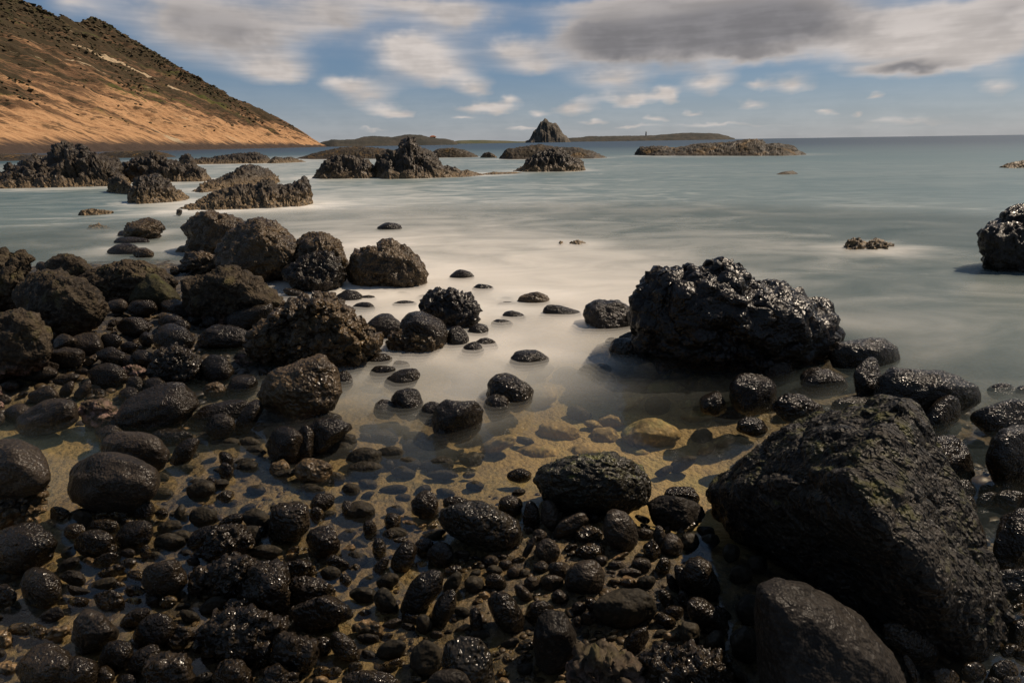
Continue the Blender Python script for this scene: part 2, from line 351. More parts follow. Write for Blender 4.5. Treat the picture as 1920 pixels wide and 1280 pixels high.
def mat_water():
    m, t, b, pos, g, o = material('water')
    t.n.remove(b)
    A = lambda nm: t.new('ShaderNodeAttribute', attribute_name=nm).outputs['Fac']
    op, fm, far, lay = A('opacity'), A('foam'), A('far'), A('layer')
    s1 = t.noise(t.vscale(pos, (.55, 1.1, 1)), 1.0, 5, .62, 1.2)
    s2 = t.noise(t.vscale(pos, (1.6, 4.0, 1)), 1.0, 4, .6, .5)
    s3 = t.noise(t.vscale(pos, (.06, .22, 1)), 1.0, 4, .55, .3)
    fm2 = t.math('ADD', fm, t.math('MULTIPLY', t.math('SUBTRACT', s1, .5), t.ramp(fm, 0, .3, .08, .8)))
    fm2 = t.math('ADD', fm2, t.math('MULTIPLY', t.math('SUBTRACT', s3, .5), t.ramp(fm, 0, .3, .10, .40)))
    fm2 = t.math('ADD', fm2, t.math('MULTIPLY', t.math('SUBTRACT', s2, .5), t.ramp(fm, 0, .4, .0, .25)), clamp=True)
    c = t.mix(t.ramp(fm2, 0, .35, smooth=False), (.056, .102, .108), (.172, .204, .194))
    c = t.mix(t.ramp(fm2, .3, 1.0, smooth=False), c, (.76, .72, .65))
    c = t.mix(far, c, (.018, .034, .050))
    d = t.new('ShaderNodeBsdfPrincipled')
    t.put(d.inputs['Base Color'], c); d.inputs['Roughness'].default_value = .42
    d.inputs['Specular IOR Level'].default_value = .22
    rip = t.noise(t.vscale(pos, (.8, 2.6, 1)), 1.0, 4, .6)
    t.put(d.inputs['Normal'], t.bump(rip, .25, .08))
    # clear part: see-through with a sky reflection
    tr = t.new('ShaderNodeBsdfTransparent'); tr.inputs[0].default_value = (.93, .90, .82, 1)
    gl = t.new('ShaderNodeBsdfGlossy'); gl.inputs['Roughness'].default_value = .10
    t.put(gl.inputs['Normal'], t.bump(t.noise(pos, 7, 3, .5), .12, .02))
    fr = t.new('ShaderNodeFresnel'); fr.inputs[0].default_value = 1.33
    frc = t.math('MULTIPLY', t.math('MULTIPLY', t.math('MINIMUM', fr.outputs[0], .35), .22), lay)
    clear = t.new('ShaderNodeMixShader'); t.put(clear.inputs[0], frc)
    trn = t.new('ShaderNodeBsdfTransparent')
    tcol = t.mix(lay, (1, 1, 1), (.93, .90, .82)); t.put(tr.inputs[0], tcol)
    t.l.new(tr.outputs[0], clear.inputs[1]); t.l.new(gl.outputs[0], clear.inputs[2])
    # opacity of one layer, streaked by the drifting foam
    w1 = t.math('ADD', .55, t.math('MULTIPLY', s1, .9))
    opn = t.math('MULTIPLY', op, t.math('MAXIMUM', w1, t.ramp(op, .2, .6)), clamp=True)
    mx = t.new('ShaderNodeMixShader'); t.put(mx.inputs[0], opn)
    t.l.new(clear.outputs[0], mx.inputs[1]); t.l.new(d.outputs[0], mx.inputs[2])
    t.l.new(mx.outputs[0], o.inputs[0])
mat_water()

def mat_hill():
    m, t, b, pos, g, o = material('hill')
    A = lambda nm: t.new('ShaderNodeAttribute', attribute_name=nm).outputs['Fac']
    u, v = A('along'), A('upslope')
    cb = t.new('ShaderNodeCombineXYZ'); t.put(cb.inputs[0], t.math('ADD', u, t.math('MULTIPLY', v, 1.1))); t.put(cb.inputs[1], v)
    # u, v in metres; streaks run down the slope
    st = t.noise(t.vscale(cb.outputs[0], (.11, .022, 1)), 1.0, 6, .68, .3)
    st2 = t.noise(t.vscale(cb.outputs[0], (.42, .085, 1)), 1.0, 5, .7)
    pt = t.noise(t.vscale(cb.outputs[0], (.014, .016, 1)), 1.0, 5, .6)
    fr = A('frac')
    c = t.mix(t.ramp(st2, .35, .65), (.29, .158, .078), (.42, .250, .130))
    K = lambda x, g_: t.math('MULTIPLY', t.math('SUBTRACT', x, .5), g_)
    veg = t.math('ADD', K(st, 1.9), t.math('ADD', K(pt, 1.5), t.math('MULTIPLY', A('cover'), .9)))
    c = t.mix(t.ramp(veg, -.16, .06), c, (.118, .068, .038))
    c = t.mix(t.math('MULTIPLY', t.ramp(t.math('ADD', veg, K(st2, 2.2)), .08, .28), .9), c, (.034, .028, .016))
    c = t.mix(t.math('MULTIPLY', t.ramp(t.noise(t.vscale(cb.outputs[0], (.05, .03, 1)), 1.0, 5, .7), .56, .66), t.ramp(A('cover'), -.3, .0, 0, .9)), c, (.066, .070, .020))
    c = t.mix(t.ramp(t.noise(t.vscale(cb.outputs[0], (.05, .018, 1)), 1.0, 4, .6, .5), .655, .68), c, (.38, .29, .185))
    c = t.mix(t.math('MULTIPLY', t.ramp(t.noise(t.vscale(cb.outputs[0], (.20, .10, 1)), 1.0, 4, .7), .54, .62), .8), c, (.055, .038, .022))
    c = t.mix(t.ramp(t.math('ADD', fr, K(st2, .05)), .045, .02), c, (.055, .04, .032))
    t.put(b.inputs['Base Color'], c); b.inputs['Roughness'].default_value = .95
    b.inputs['Specular IOR Level'].default_value = .1
    t.put(b.inputs['Normal'], t.bump(t.math('ADD', st2, t.noise(pos, .35, 5, .7)), .8, 1.2))
mat_hill()
def plain(name, c0, c1, scale, rough=.9, bs=.5, bd=.1):
    m, t, b, pos, g, o = material(name)
    t.put(b.inputs['Base Color'], t.mix(t.ramp(t.noise(pos, scale, 6, .65), .35, .65), c0, c1))
    b.inputs['Roughness'].default_value = rough; b.inputs['Specular IOR Level'].default_value = .2
    t.put(b.inputs['Normal'], t.bump(t.noise(pos, scale * 3, 5, .6), bs, bd))
    return m
plain('scrub', (.034, .033, .014), (.080, .055, .030), .10)
plain('headland', (.022, .023, .018), (.050, .042, .030), .035, bd=3)
plain('lowland', (.05, .056, .024), (.085, .075, .04), .02, bd=2)
plain('stackrock', (.045, .040, .032), (.13, .11, .085), .06, bs=.9, bd=5)
plain('stackgreen', (.03, .035, .012), (.05, .05, .02), .1, bd=2)
plain('wall', (.4, .33, .25), (.5, .42, .33), 1.)
plain('rooftile', (.25, .09, .04), (.3, .12, .06), 1.)
plain('concrete', (.12, .11, .10), (.2, .19, .18), 1.)
plain('gravelmix', (.008, .0065, .005), (.055, .038, .020), 9, .42, .6, .004)

# ------------------------------------------------------------------ the setting: seabed, sea
def polar(r, th):
    R, T = np.meshgrid(r, th, indexing='ij')
    return np.stack([R * np.sin(T), R * np.cos(T)], 2).reshape(-1, 2)
r = np.concatenate([np.geomspace(.35, 14, 430), np.geomspace(14.3, 90, 60)])
th = np.radians(np.linspace(-68, 68, 560))
xy = polar(r, th); P = np.concatenate([xy, np.zeros((len(xy), 1))], 1)
P[:, 2] = bed_z(P)
SAND = Field([(1000,800,.9),(1150,780,1),(1250,880,1),(1330,900,1),(1200,700,.9),(900,840,.55),(750,800,.5),(700,840,.4),(1000,640,.8),(1350,700,.6),(200,790,.9),(110,830,.9),(60,960,.3),(300,860,.15),(550,920,.2),(850,930,.2),
 (80,1150,.25),(690,1180,.3),(640,980,.15),(400,1000,.05),(1000,1050,0),(900,1200,.05),(1250,1180,0),(1400,1100,0),(1600,1200,0),(450,1200,0),(150,650,0),(350,700,0),(1500,730,.2),(1850,950,.2),(1000,400,.5)], .12)
mbed = grid_mesh('seabed', P, len(r), len(th)); attr(mbed, 'sand', SAND(P)[:, 0]); attr(mbed, 'shelf', SHELF(P)[:, 0])
seabed = link('seabed', mbed, MATS['bed']); tag(seabed, 'ochre algae-covered shingle bed under the rocks and pools', kind='structure')

LAY = [0.0, .02, .04, .06, .08]
# rocks that churn the water around them: centre x, water line y, width (pixels)
CHURN = [(ground(x, y)[0], ground(x + w_ / 2, y)[0]) for x, y, w_ in [(400,470,130),(490,518,150),(600,545,110),(730,520,140),(845,602,105),(270,446,75),(232,478,70),(665,570,80),(720,636,70),(790,650,90),
  (450,388,250),(300,380,110),(120,350,250),(310,340,150),(440,355,160),(645,332,120),(800,328,200),(1030,320,130),(1350,291,310),(1040,297,180),(1385,655,380),(1140,610,100),(1640,478,110),(1075,468,60),(1000,570,60),(420,306,170),(640,297,140),(860,295,80),(960,600,60),(890,660,70),(990,686,75)]]
def churn(P):
    c = np.zeros(len(P))
    for a, b in CHURN:
        R_ = max(np.linalg.norm(b - a), .15)
        d = np.hypot(P[:, 0] - a[0], (P[:, 1] - a[1]) * 1.5)
        c = np.maximum(c, np.exp(-((np.maximum(d - R_ * .8, 0)) / (.55 * R_ + .25)) ** 2))
    return c
def sea_layer(r, th, z, base, share):
    xy = polar(r, th); P = np.concatenate([xy, np.full((len(xy), 1), z)], 1)
    wv = WAT(P); rr = np.hypot(P[:, 0], P[:, 1])
    ch = churn(P); wv[:, 1] = np.clip(wv[:, 1] + .28 * ch * sstep(wv[:, 0], .45, .8), 0, 1); op = np.clip(wv[:, 0] + .15 * ch * sstep(wv[:, 0], .2, .5), 0, .985)
    if base:
        o = np.where(rr > 20, np.maximum(op, .985), 1 - (1 - op) ** share)
        o = o + (op - o) * sstep(rr, 9, 18)
    else:
        o = (1 - (1 - op) ** share) * (1 - sstep(rr, 11, 16)) * sstep(op, .12, .5)
    return P, o, wv[:, 1], sstep(np.log(rr), math.log(45), math.log(260)), np.full(len(P), 1.0 if base else 0.0)
Vs, Qs, At = [], [], []
n0 = 0
for i, z in enumerate(LAY):
    r = np.geomspace(.5, 30000, 330) if i == 0 else np.geomspace(1.2, 16.5, 130)
    t_ = np.radians(np.linspace(-75, 75, 260))
    P, o_, f_, fa, la = sea_layer(r, t_, z, i == 0, 1.0 / len(LAY))
    nu, nv = len(r), len(t_)
    a = (np.arange(nu - 1)[:, None] * nv + np.arange(nv - 1)[None, :]).ravel() + n0
    Vs.append(P); Qs.append(np.stack([a, a + nv, a + nv + 1, a + 1], 1)); At.append((o_, f_, fa, la)); n0 += len(P)
me = poly_mesh('sea', np.concatenate(Vs), np.concatenate(Qs))
for k, nm in enumerate(('opacity', 'foam', 'far', 'layer')): attr(me, nm, np.concatenate([a[k] for a in At]))
sea = link('sea_water', me, MATS['water']); tag(sea, 'silky milky sea water thinning to a clear tide pool', kind='structure')

# ------------------------------------------------------------------ the hill on the left
SIL = np.array([(-900,-420),(-400,-190),(0,-16),(30,0),(60,14),(110,36),(150,42),(186,45),(196,40),(215,52),(250,75),(300,110),(345,134),(400,170),(430,182),(470,196),(500,207),(540,222),(560,232),(575,240),(590,252),(602,261),(612,268.5),(640,269),(700,268)], float)
A0, _ = ground(-330, 304); A1, _ = ground(60, 287.5); A2, _ = ground(612, 275.6)
def shore(tt):
    # from beside the camera's left to the far point
    d = A2 - A1
    P = A1[None] + d[None] * tt[:, None]
    return P
NU, NV = 420, 280
tt = np.linspace(-.42, 1.0, NU)
B = shore(tt); dsh = (A2 - A1); L = np.linalg.norm(dsh); dsh = dsh / L
nrm = np.array([-dsh[1], dsh[0], 0]);
if nrm[0] > 0: nrm = -nrm
wm = np.linspace(0, 700, 1001)
slope = math.tan(math.radians(32.5))
crest = np.zeros(NU)
for i in range(NU):
    Q = B[i][None] + nrm[None] * wm[:, None]; Q[:, 2] = wm * slope
    px, py = project(Q)
    front = (Q - CAM) @ fw > 5
    above = front & (py < np.interp(px, SIL[:, 0], SIL[:, 1]))
    k = np.argmax(above[4:]) + 4 if above[4:].any() else len(wm) - 1
    crest[i] = wm[k]
k5 = np.ones(9) / 9; crest = np.convolve(np.pad(crest, 4, 'edge'), k5, 'valid')
crest = np.minimum(crest, 420); crest *= sstep(tt, 1.02, .9) * .35 + .65
fr = np.concatenate([np.linspace(-.06, 0, 8), np.linspace(.006, 1, NV - 40), np.linspace(1.02, 1.9, 32)])
FR, TI = np.meshgrid(fr, np.arange(NU)); FRr = FR.ravel(); TIr = TI.ravel()
wd = FRr * crest[TIr]
prof = np.where(FRr <= 0, FRr * 60, np.where(FRr <= 1, FRr, 1 - (FRr - 1) * .75 - (FRr-1)**2*.3))
V = B[TIr] + nrm[None] * wd[:, None]
hgt = prof * crest[TIr] * slope
low = sstep(FRr, .0, .05); hgt = np.where((FRr > 0) & (FRr < .05), hgt * .45 + .55 * hgt * low, hgt)
V[:, 2] = np.where(FRr <= 0, FRr * 60, hgt)
al = tt[TIr] * L
c2 = np.stack([al, wd, np.zeros_like(al)], 1)
gully = fbm(c2 * np.array([.045, .010, 1]), 5, .55); ro = fbm(c2 * .12, 5, .6)
amp = sstep(FRr, .0, .12) * np.minimum(crest[TIr] / 60, 1)
V[:, 2] += amp * (gully * 7.0 + ro * 2.6 + 2.2 * ridged(c2 * np.array([.09, .02, 1]), 4, .6))
V[:, 2] += 1.6 * np.maximum(0, ridged(c2 * .1, 4)) * sstep(FRr, -.03, .0) * sstep(FRr, .10, .02)
me = grid_mesh('hill', V, NU, len(fr))
attr(me, 'along', al); attr(me, 'upslope', wd); attr(me, 'frac', FRr)
hpx, hpy = project(V); bx, by = project(B); od = np.argsort(bx)
byi = np.interp(hpx, bx[od], by[od]); sli = np.interp(hpx, SIL[:, 0], SIL[:, 1])
cover = np.clip((byi - hpy) / np.maximum(byi - sli, 4), 0, 1.1) - .5 + np.clip((330 - hpx) / 1500, -.2, .25)
cover = np.where(FRr > 1, .6, cover)
attr(me, 'cover', cover)
hill = link('hillside', me, MATS['hill']); tag(hill, 'steep sandy hillside streaked with dry brown scrub', kind='structure')
sl = np.stack([B + nrm[None] * -o_ + np.array([0, 0, .12]) for o_ in (-1.0, 1.5, 4.0, 7.0)], 1)
sl[:, 1:3, :2] += (nrm[None, None, :2] * (3 * fbm(np.stack([tt * 60, tt * 0, tt * 0], 1), 3))[:, None, None])
me = grid_mesh('surf', sl.reshape(-1, 3), NU, 4)
sp_ = np.clip(.25 + 1.6 * fbm(np.stack([tt * 40, tt * 0, tt * 0 + 3], 1), 3), 0, .9)
for nm, vals in (('opacity', (sp_[:, None] * np.array([.6, 1, .7, 0])[None]).ravel()), ('foam', np.ones(NU * 4)), ('far', np.zeros(NU * 4)), ('layer', np.zeros(NU * 4))): attr(me, nm, vals)
tag(link('surf_line', me, MATS['water']), 'broken line of white surf along the foot of the hill', kind='stuff')
# scrub: bushes too many to count
rs = np.random.RandomState(3)
_, iv, ifc = ico(1)
bv, bf = [], []; n0 = 0
dens_n = fbm(np.stack([al * .02, wd * .02, al * 0], 1), 4) + .5 * fbm(np.stack([al * .16, wd * .03, al * 0 + 5], 1), 3)
pr = np.clip(cover * .9 - .12 + dens_n * 1.5, 0, 1) * ((FRr > .04) & (FRr < 1.04)) + .006 * (FRr > .03) * (FRr < .5)
pr *= crest[TIr]; pr[tt[TIr] < -.35] = 0
pk = rs.choice(len(V), 9000, p=pr / pr.sum())
for k in pk:
    s = rs.uniform(.35, .95) * (1.9 if FRr[k] > .8 and rs.rand() < .35 else 1.0) * min(1, .35 + crest[TIr[k]] / 60)
    q = iv * (1 + .35 * rs.normal(size=(len(iv), 1)))
    q = q * np.array([s * rs.uniform(.8, 1.5), s * rs.uniform(.8, 1.5), s * rs.uniform(.45, .85)])
    bv.append(q + V[k] + np.array([rs.uniform(-1, 1), rs.uniform(-1, 1), s * .15])); bf.append(ifc + n0); n0 += len(iv)
scrub = link('hill_scrub', poly_mesh('scrub', np.concatenate(bv), np.concatenate(bf), False), MATS['scrub'])
tag(scrub, 'dry dark scrub covering the upper hillside', kind='stuff')

# ------------------------------------------------------------------ distant land
def ridge_mesh(prof, dist, depth, base_y=None, n=260, m=28, jag=.06, noise=None, seed=0, zb=-2.0, pw=2.0, sharp=1.0):
    """a landform or reef from its skyline: prof = [(px, py)], standing at 'dist' metres"""
    prof = np.array(prof, float)
    px = np.linspace(prof[0, 0], prof[-1, 0], n); py = np.interp(px, prof[:, 0], prof[:, 1])
    D = np.stack([ray(a, b) for a, b in zip(px, py)]); hl = np.hypot(D[:, 0], D[:, 1])
    dd = dist if np.ndim(dist) else np.full(n, dist)
    Q = D / hl[:, None] * dd[:, None]; top = H + D[:, 2] / hl * dd
    away = np.stack([D[:, 0] / hl, D[:, 1] / hl], 1)
    v = np.linspace(-1, 1, m); v = np.sign(v) * np.abs(v) ** .9
    dep = depth if np.ndim(depth) else np.full(n, depth)
    V = np.zeros((n, m, 3))
    taper = np.sqrt(np.clip(np.minimum(np.linspace(0, 1, n), np.linspace(1, 0, n)) * 8, .15, 1))
    for j, vv in enumerate(v):
        V[:, j, :2] = Q[:, :2] + away * (vv * dep * taper)[:, None]
        V[:, j, 2] = zb + (top - zb) * (1 - abs(vv) ** pw)
    return V.reshape(-1, 3), n, m, top
def land(name, label, cat, prof, dist, depth, mat, jag=1.0, fs=.05, kind=None, n=260, pw=2.0):
    V, n, m, top = ridge_mesh(prof, dist, depth, n=n, pw=pw)
    k = np.clip((V[:, 2] + 1) / 3, 0, 1)
    V[:, 2] += k * jag * (fbm(V * fs, 5, .6) + .4 * ridged(V * fs * 2, 3))
    V[:, 1] += k * jag * (1.5 * fbm(V * fs + 40, 4) + ridged(V * fs * np.array([2.2, .4, .7]), 4, .6))
    o = link(name, grid_mesh(name, V, n, m), MATS[mat]); tag(o, label, cat, kind=kind); return o
land('far_headland', 'dark low headland beyond the hill foot across the bay', 'headland',
     [(598,269.5),(625,262),(645,263),(665,261),(680,257),(700,256),(735,258),(755,255),(765,253),(790,254),(815,260),(830,261),(850,264),(858,269)], 620, 60, 'headland', 1.6, .05)
land('low_green_coast', 'thin low green strip of coast beside the sea stack', 'coast',
     [(845,266.5),(860,264),(900,263),(940,264),(970,265.5),(1000,265.8)], 1500, 90, 'lowland', 1.2, .03)
land('long_island', 'long flat-topped dark island on the horizon right of the sea stack', 'island',
     [(1030,265.5),(1062,260),(1080,258.5),(1110,256),(1150,255.5),(1200,255),(1240,253.5),(1275,251),(1300,250),(1335,250),(1350,252),(1365,256),(1378,260.8)], 2300, 160, 'headland', 4, .02)
st = land('sea_stack', 'tall craggy grey sea stack with a pointed peak on the horizon', 'sea stack',
     [(985,266.5),(992,263),(997,256),(1000,247),(1006,242),(1010,236),(1014,229),(1018,227),(1022,224.5),(1026,226),(1029,231),(1036,233),(1041,232),(1046,237),(1051,245),(1055,252),(1062,257),(1070,265.5)], 1400, 55, 'stackrock', 6, .05, n=240, pw=2.4)
def box(name, c, s, mat, parent=None):
    bm = bmesh.new(); bmesh.ops.create_cube(bm, size=1)
    bmesh.ops.scale(bm, vec=s, verts=bm.verts); bmesh.ops.bevel(bm, geom=bm.edges[:], offset=min(s) * .05, segments=1, affect='EDGES')
    me = bpy.data.meshes.new(name); bm.to_mesh(me); bm.free()
    return link(name, me, MATS[mat], c, parent)
def at_dist(px, py, d):
    D = ray(px, py); h = math.hypot(D[0], D[1]); return Vector(CAM + D / h * d)
# lighthouse-like tower on the island and a house on the headland
p = at_dist(1211, 255.6, 2300)
e = bpy.data.objects.new('beacon_tower', None); COL.objects.link(e); e.location = p; tag(e, 'tiny beacon tower standing on the long flat island', 'tower')
bm = bmesh.new(); bmesh.ops.create_cone(bm, segments=12, radius1=3.2, radius2=2.0, depth=16, cap_ends=True)
me = bpy.data.meshes.new('shaft'); bm.to_mesh(me); bm.free(); link('shaft', me, MATS['concrete'], (0, 0, 6), e)
bm = bmesh.new(); bmesh.ops.create_cone(bm, segments=12, radius1=2.4, radius2=1.0, depth=3.4, cap_ends=True)
me = bpy.data.meshes.new('lantern_room'); bm.to_mesh(me); bm.free(); link('lantern_room', me, MATS['wall'], (0, 0, 15.6), e)
p = at_dist(812, 261, 612)
e = bpy.data.objects.new('small_house', None); COL.objects.link(e); e.location = p; tag(e, 'small pale house with a reddish roof on the dark headland', 'house')
box('wall', (0, 0, .9), (5.5, 4, 2.6), 'wall', e)
bm = bmesh.new(); bmesh.ops.create_cone(bm, segments=4, radius1=4.6, radius2=1.6, depth=1.2, cap_ends=True)
bmesh.ops.rotate(bm, verts=bm.verts, matrix=Matrix.Rotation(math.pi / 4, 3, 'Z'))
me = bpy.data.meshes.new('roof'); bm.to_mesh(me); bm.free(); link('roof', me, MATS['rooftile'], (0, 0, 2.8), e)
box('door', (0, -2.02, .4), (.9, .1, 1.6), 'headland', e); box('window', (1.6, -2.02, 1.0), (.9, .1, .9), 'headland', e)

# ------------------------------------------------------------------ reefs
def reef(label, prof, base, mat='reef', depth=None, jag=1.0, n=None, col=False, seed=1, name='reef', pw=2.4):
    """prof: skyline pixels; base: water line pixels y at the left and right end"""
    prof = np.array(prof, float); x0, x1 = prof[0, 0], prof[-1, 0]
    n = n or int(np.clip((x1 - x0) * .9, 60, 300)); m = 56
    px = np.linspace(x0, x1, n)
    bp = np.interp(px, [x0, x1], base)
    G = np.stack([ground(a, b)[0] for a, b in zip(px, bp)]); gd = np.hypot(G[:, 0], G[:, 1])
    wid = np.linalg.norm(G[-1] - G[0])
    ty = np.interp(px, prof[:, 0], prof[:, 1])
    hgt = (bp - ty).max() / F * gd.mean()
    dep = depth or max(.55 * wid ** .8, hgt * 1.1)
    dist = gd + dep * .75
    V, n, m, top = ridge_mesh(np.stack([px, ty], 1), dist, dep, n=n, m=m, zb=-.35, pw=pw)
    sc = max(hgt, .25)
    k = sstep(V[:, 2], -.3, sc * .3)[:, None]
    pp = V / sc + seed * 13.7
    nx, ny = fbm(pp * 1.8, 4, .6), fbm(pp * 1.8 + 31, 4, .6)
    cs = np.array([4.2, 4.2, 2.4]) if col else np.array([4.4, 4.4, 4.0])
    f1, f2 = worley(pp * cs + np.stack([nx, ny, nx], 1) * .5)
    f3, f4 = worley(pp * cs * 2.6)
    ia = (np.arange(n - 1)[:, None] * m + np.arange(m - 1)[None, :]).ravel()
    tri = np.concatenate([np.stack([ia, ia + m, ia + m + 1], 1), np.stack([ia, ia + m + 1, ia + 1], 1)])
    N = normals(V, tri); N *= np.sign(N[:, 2:3] + 1e-9)
    g = .5 if mat == 'reefochre' else 1.0
    V = V + np.stack([nx * .14, ny * .16, .05 * ridged(pp * 1.5, 3) - .03], 1) * sc * k * g
    e = .20 * ridged(pp * np.array([1.5, 1.5, 1.1]) + 7, 5, .62) + .16 * fbm(pp * 3.3, 5, .65) + .09 * (.45 - f1) + .05 * (.45 - f3) - np.clip(.07 - (f2 - f1), 0, .07) * 1.1
    e = e - np.percentile(e, 90)
    V = V + N * (e * sc * jag * g * k[:, 0])[:, None]
    c = np.array([V[:, 0].mean(), V[:, 1].mean(), 0])
    o = link(name, grid_mesh(name, V - c, n, m), MATS[mat], c); tag(o, label, 'reef'); return o
reef('big jagged black reef with column-like cracks standing left of the bay', [(-90,330),(-40,322),(0,322),(10,306),(40,302),(62,290),(86,291),(95,276),(120,270),(140,279),(150,269),(164,280),(186,284),(210,298),(232,312),(248,345)], (356,348), 'reef', col=True, seed=2)
reef('dark lumpy reef joined behind the wedge-shaped rock', [(222,338),(232,308),(250,298),(268,292),(282,285),(310,293),(338,304),(360,303),(385,318),(398,338)], (343,340), seed=3)
reef('long low dark reef with one round lump at its left end', [(332,306),(340,292),(352,287),(364,297),(400,294),(440,288),(478,285),(500,291),(512,304)], (309,306), seed=4)
reef('small low chain of dark rocks trailing off the long low reef', [(500,305),(515,293),(530,296),(545,294),(560,299),(575,303)], (307,304), seed=5)
reef('brown low ledge at the foot of the sandy hill', [(-60,296),(0,288),(60,290),(120,292),(180,294),(200,297)], (303,299), 'reefochre', seed=6, depth=9)
reef('ochre low ledge in front of the blue inlet', [(170,292),(200,285),(250,283),(290,282),(315,288),(330,294)], (297,295), 'reefochre', seed=7, depth=6)
reef('small overhanging wedge of black rock beside the big jagged reef', [(198,360),(204,334),(215,330),(232,336),(246,345),(250,364)], (362,366), seed=8)
reef('dark block with a steep shaded left side standing in the foam', [(238,380),(242,350),(260,330),(290,328),(312,336),(332,352),(356,372)], (384,376), seed=9, pw=3)
reef('brown reef with a knobbly crest between two dark reefs', [(350,366),(376,346),(392,338),(420,330),(440,318),(458,308),(480,308),(502,318),(528,338)], (366,344), seed=10)
reef('long lumpy reef ending in a blunt round head in the surf', [(328,392),(366,379),(400,360),(450,346),(480,346),(490,336),(506,331),(522,346),(545,341),(570,332),(580,340),(586,376)], (398,386), seed=11)
reef('broad dark knobbly reef left of the spire', [(584,333),(596,318),(608,301),(625,291),(660,290),(690,300),(712,322)], (336,334), seed=12)
reef('tall black reef rising to a pointed spire', [(698,328),(706,290),(726,282),(746,277),(757,262),(768,254),(780,263),(800,275),(815,290),(828,306),(850,313),(880,320),(915,328)], (336,331), seed=13, col=True)
reef('mustard-coloured flat reef behind the spire on its left', [(552,298),(600,284),(640,276),(680,274),(722,279),(760,285),(800,292)], (299,297), 'reefochre', seed=14)
reef('mustard reef strip between the spire and the open channel', [(796,294),(820,279),(850,277),(875,282),(897,292)], (296,295), 'reefochre', seed=15)
reef('broad mustard reef behind the rounded brown reef', [(935,297),(950,279),(980,275),(1010,270),(1040,275),(1082,276),(1110,283),(1138,295)], (299,297), 'reefochre', seed=16)
reef('small dark lump off the left end of the broad mustard reef', [(900,295),(908,286),(918,285),(932,293)], (296,296), seed=17)
reef('rounded brown knobbly reef standing in the calm channel', [(958,322),(980,313),(986,300),(1006,285),(1040,277),(1060,281),(1076,295),(1096,306),(1100,319)], (323,321), seed=18)
reef('low line of dark stones linking the spire to the rounded reef', [(900,327),(925,322),(945,323),(965,322),(978,324)], (329,326), seed=19)
reef('long ochre and dark reef island alone in the open water', [(1190,286),(1200,275),(1242,273),(1262,277),(1312,269),(1370,266),(1392,262),(1402,260),(1430,262),(1436,269),(1462,268),(1490,274),(1512,289)], (292,292), 'reefochre', seed=20, n=330)
reef('tiny ochre rock just breaking the open water', [(1455,327),(1468,322),(1486,320),(1496,325)], (328,327), 'reefochre', seed=21)
reef('low dark rock at the far right of the open water', [(1872,314),(1890,306),(1925,300),(1990,297),(2040,310)], (316,314), seed=22)
reef('low dark chain of rock awash left of the dark block', [(146,402),(152,393),(168,391),(185,392),(212,396)], (406,402), seed=23)
reef('flat dark rock awash behind the pair of flat stones', [(158,431),(170,421),(188,419),(208,428)], (433,431), seed=24)
reef('two-lobed brown rock awash in the open foam', [(1572,472),(1590,450),(1612,444),(1625,454),(1642,443),(1668,455),(1695,478)], (482,482), seed=25)
reef('low brown rock nearly drowned near the two-lobed rock', [(1600,512),(1625,502),(1650,497),(1672,510)], (515,514), seed=26)
reef('faint flat rock almost covered by the foam', [(1718,444),(1730,437),(1750,443)], (446,446), seed=27)
reef('faint pale rock drowned in the middle of the milky channel', [(1038,468),(1050,450),(1062,456),(1085,447),(1115,468)], (472,472), seed=28)

# ------------------------------------------------------------------ rocks
def softmin(r, d, k):
    return -np.log(np.exp(-k * r) + np.exp(-k * d)) / k
def shape_unit(kind, p, seed):
    """unit directions -> radius factors"""
    rs = np.random.RandomState(seed); o = rs.uniform(-40, 40, 3)
    if kind == 'c':
        r = 1 + .15 * perlin(p * 1.1 + o) + .07 * perlin(p * 2.6 + o) + .02 * fbm(p * 7 + o, 3)
        for i in range(rs.randint(2, 8)):
            n = rs.normal(size=3); n /= np.linalg.norm(n); d = rs.uniform(.74, .97)
            r = softmin(r, np.where(p @ n > .15, d / np.maximum(p @ n, .15), 9), 14)
    elif kind == 'r':
        r = 1 + .15 * perlin(p * 1.3 + o) + .07 * fbm(p * 3 + o, 4, .6) + .02 * fbm(p * 12 + o, 3)
    elif kind in 'ab':
        r = np.full(len(p), 1.12)
        for i in range(13 if kind == 'a' else 9):
            n = rs.normal(size=3); n /= np.linalg.norm(n); d = rs.uniform(.74, .98)
            r = softmin(r, np.where(p @ n > .15, d / np.maximum(p @ n, .15), 9), 16)
        r = r * (1 + .07 * fbm(p * 2.2 + o, 4, .6) + .025 * ridged(p * 6 + o, 3))
    elif kind in 'ld':
        f1, f2 = worley(p * 1.9 + o); f3, f4 = worley(p * 4.6 + o)
        r = np.full(len(p), 1.15)
        for i in range(11):
            n = rs.normal(size=3); n /= np.linalg.norm(n); d = rs.uniform(.78, 1.0)
            r = softmin(r, np.where(p @ n > .15, d / np.maximum(p @ n, .15), 9), 18)
        r = r * (1 + .10 * perlin(p * 1.6 + o) + .08 * (.5 - f1) + .06 * (.45 - f3) + .09 * ridged(p * 3.2 + o, 4, .6) + .05 * fbm(p * 9 + o, 4, .65) - .7 * np.clip(.08 - (f2 - f1), 0, .08))
        if kind == 'd': r = 1 + (r - 1) * .7
    elif kind == 's':
        p = p * np.array([1, 1, 1.0]); r = 1 + .2 * perlin(p * 1.5 + o) + .08 * fbm(p * 4 + o, 3)
    return r
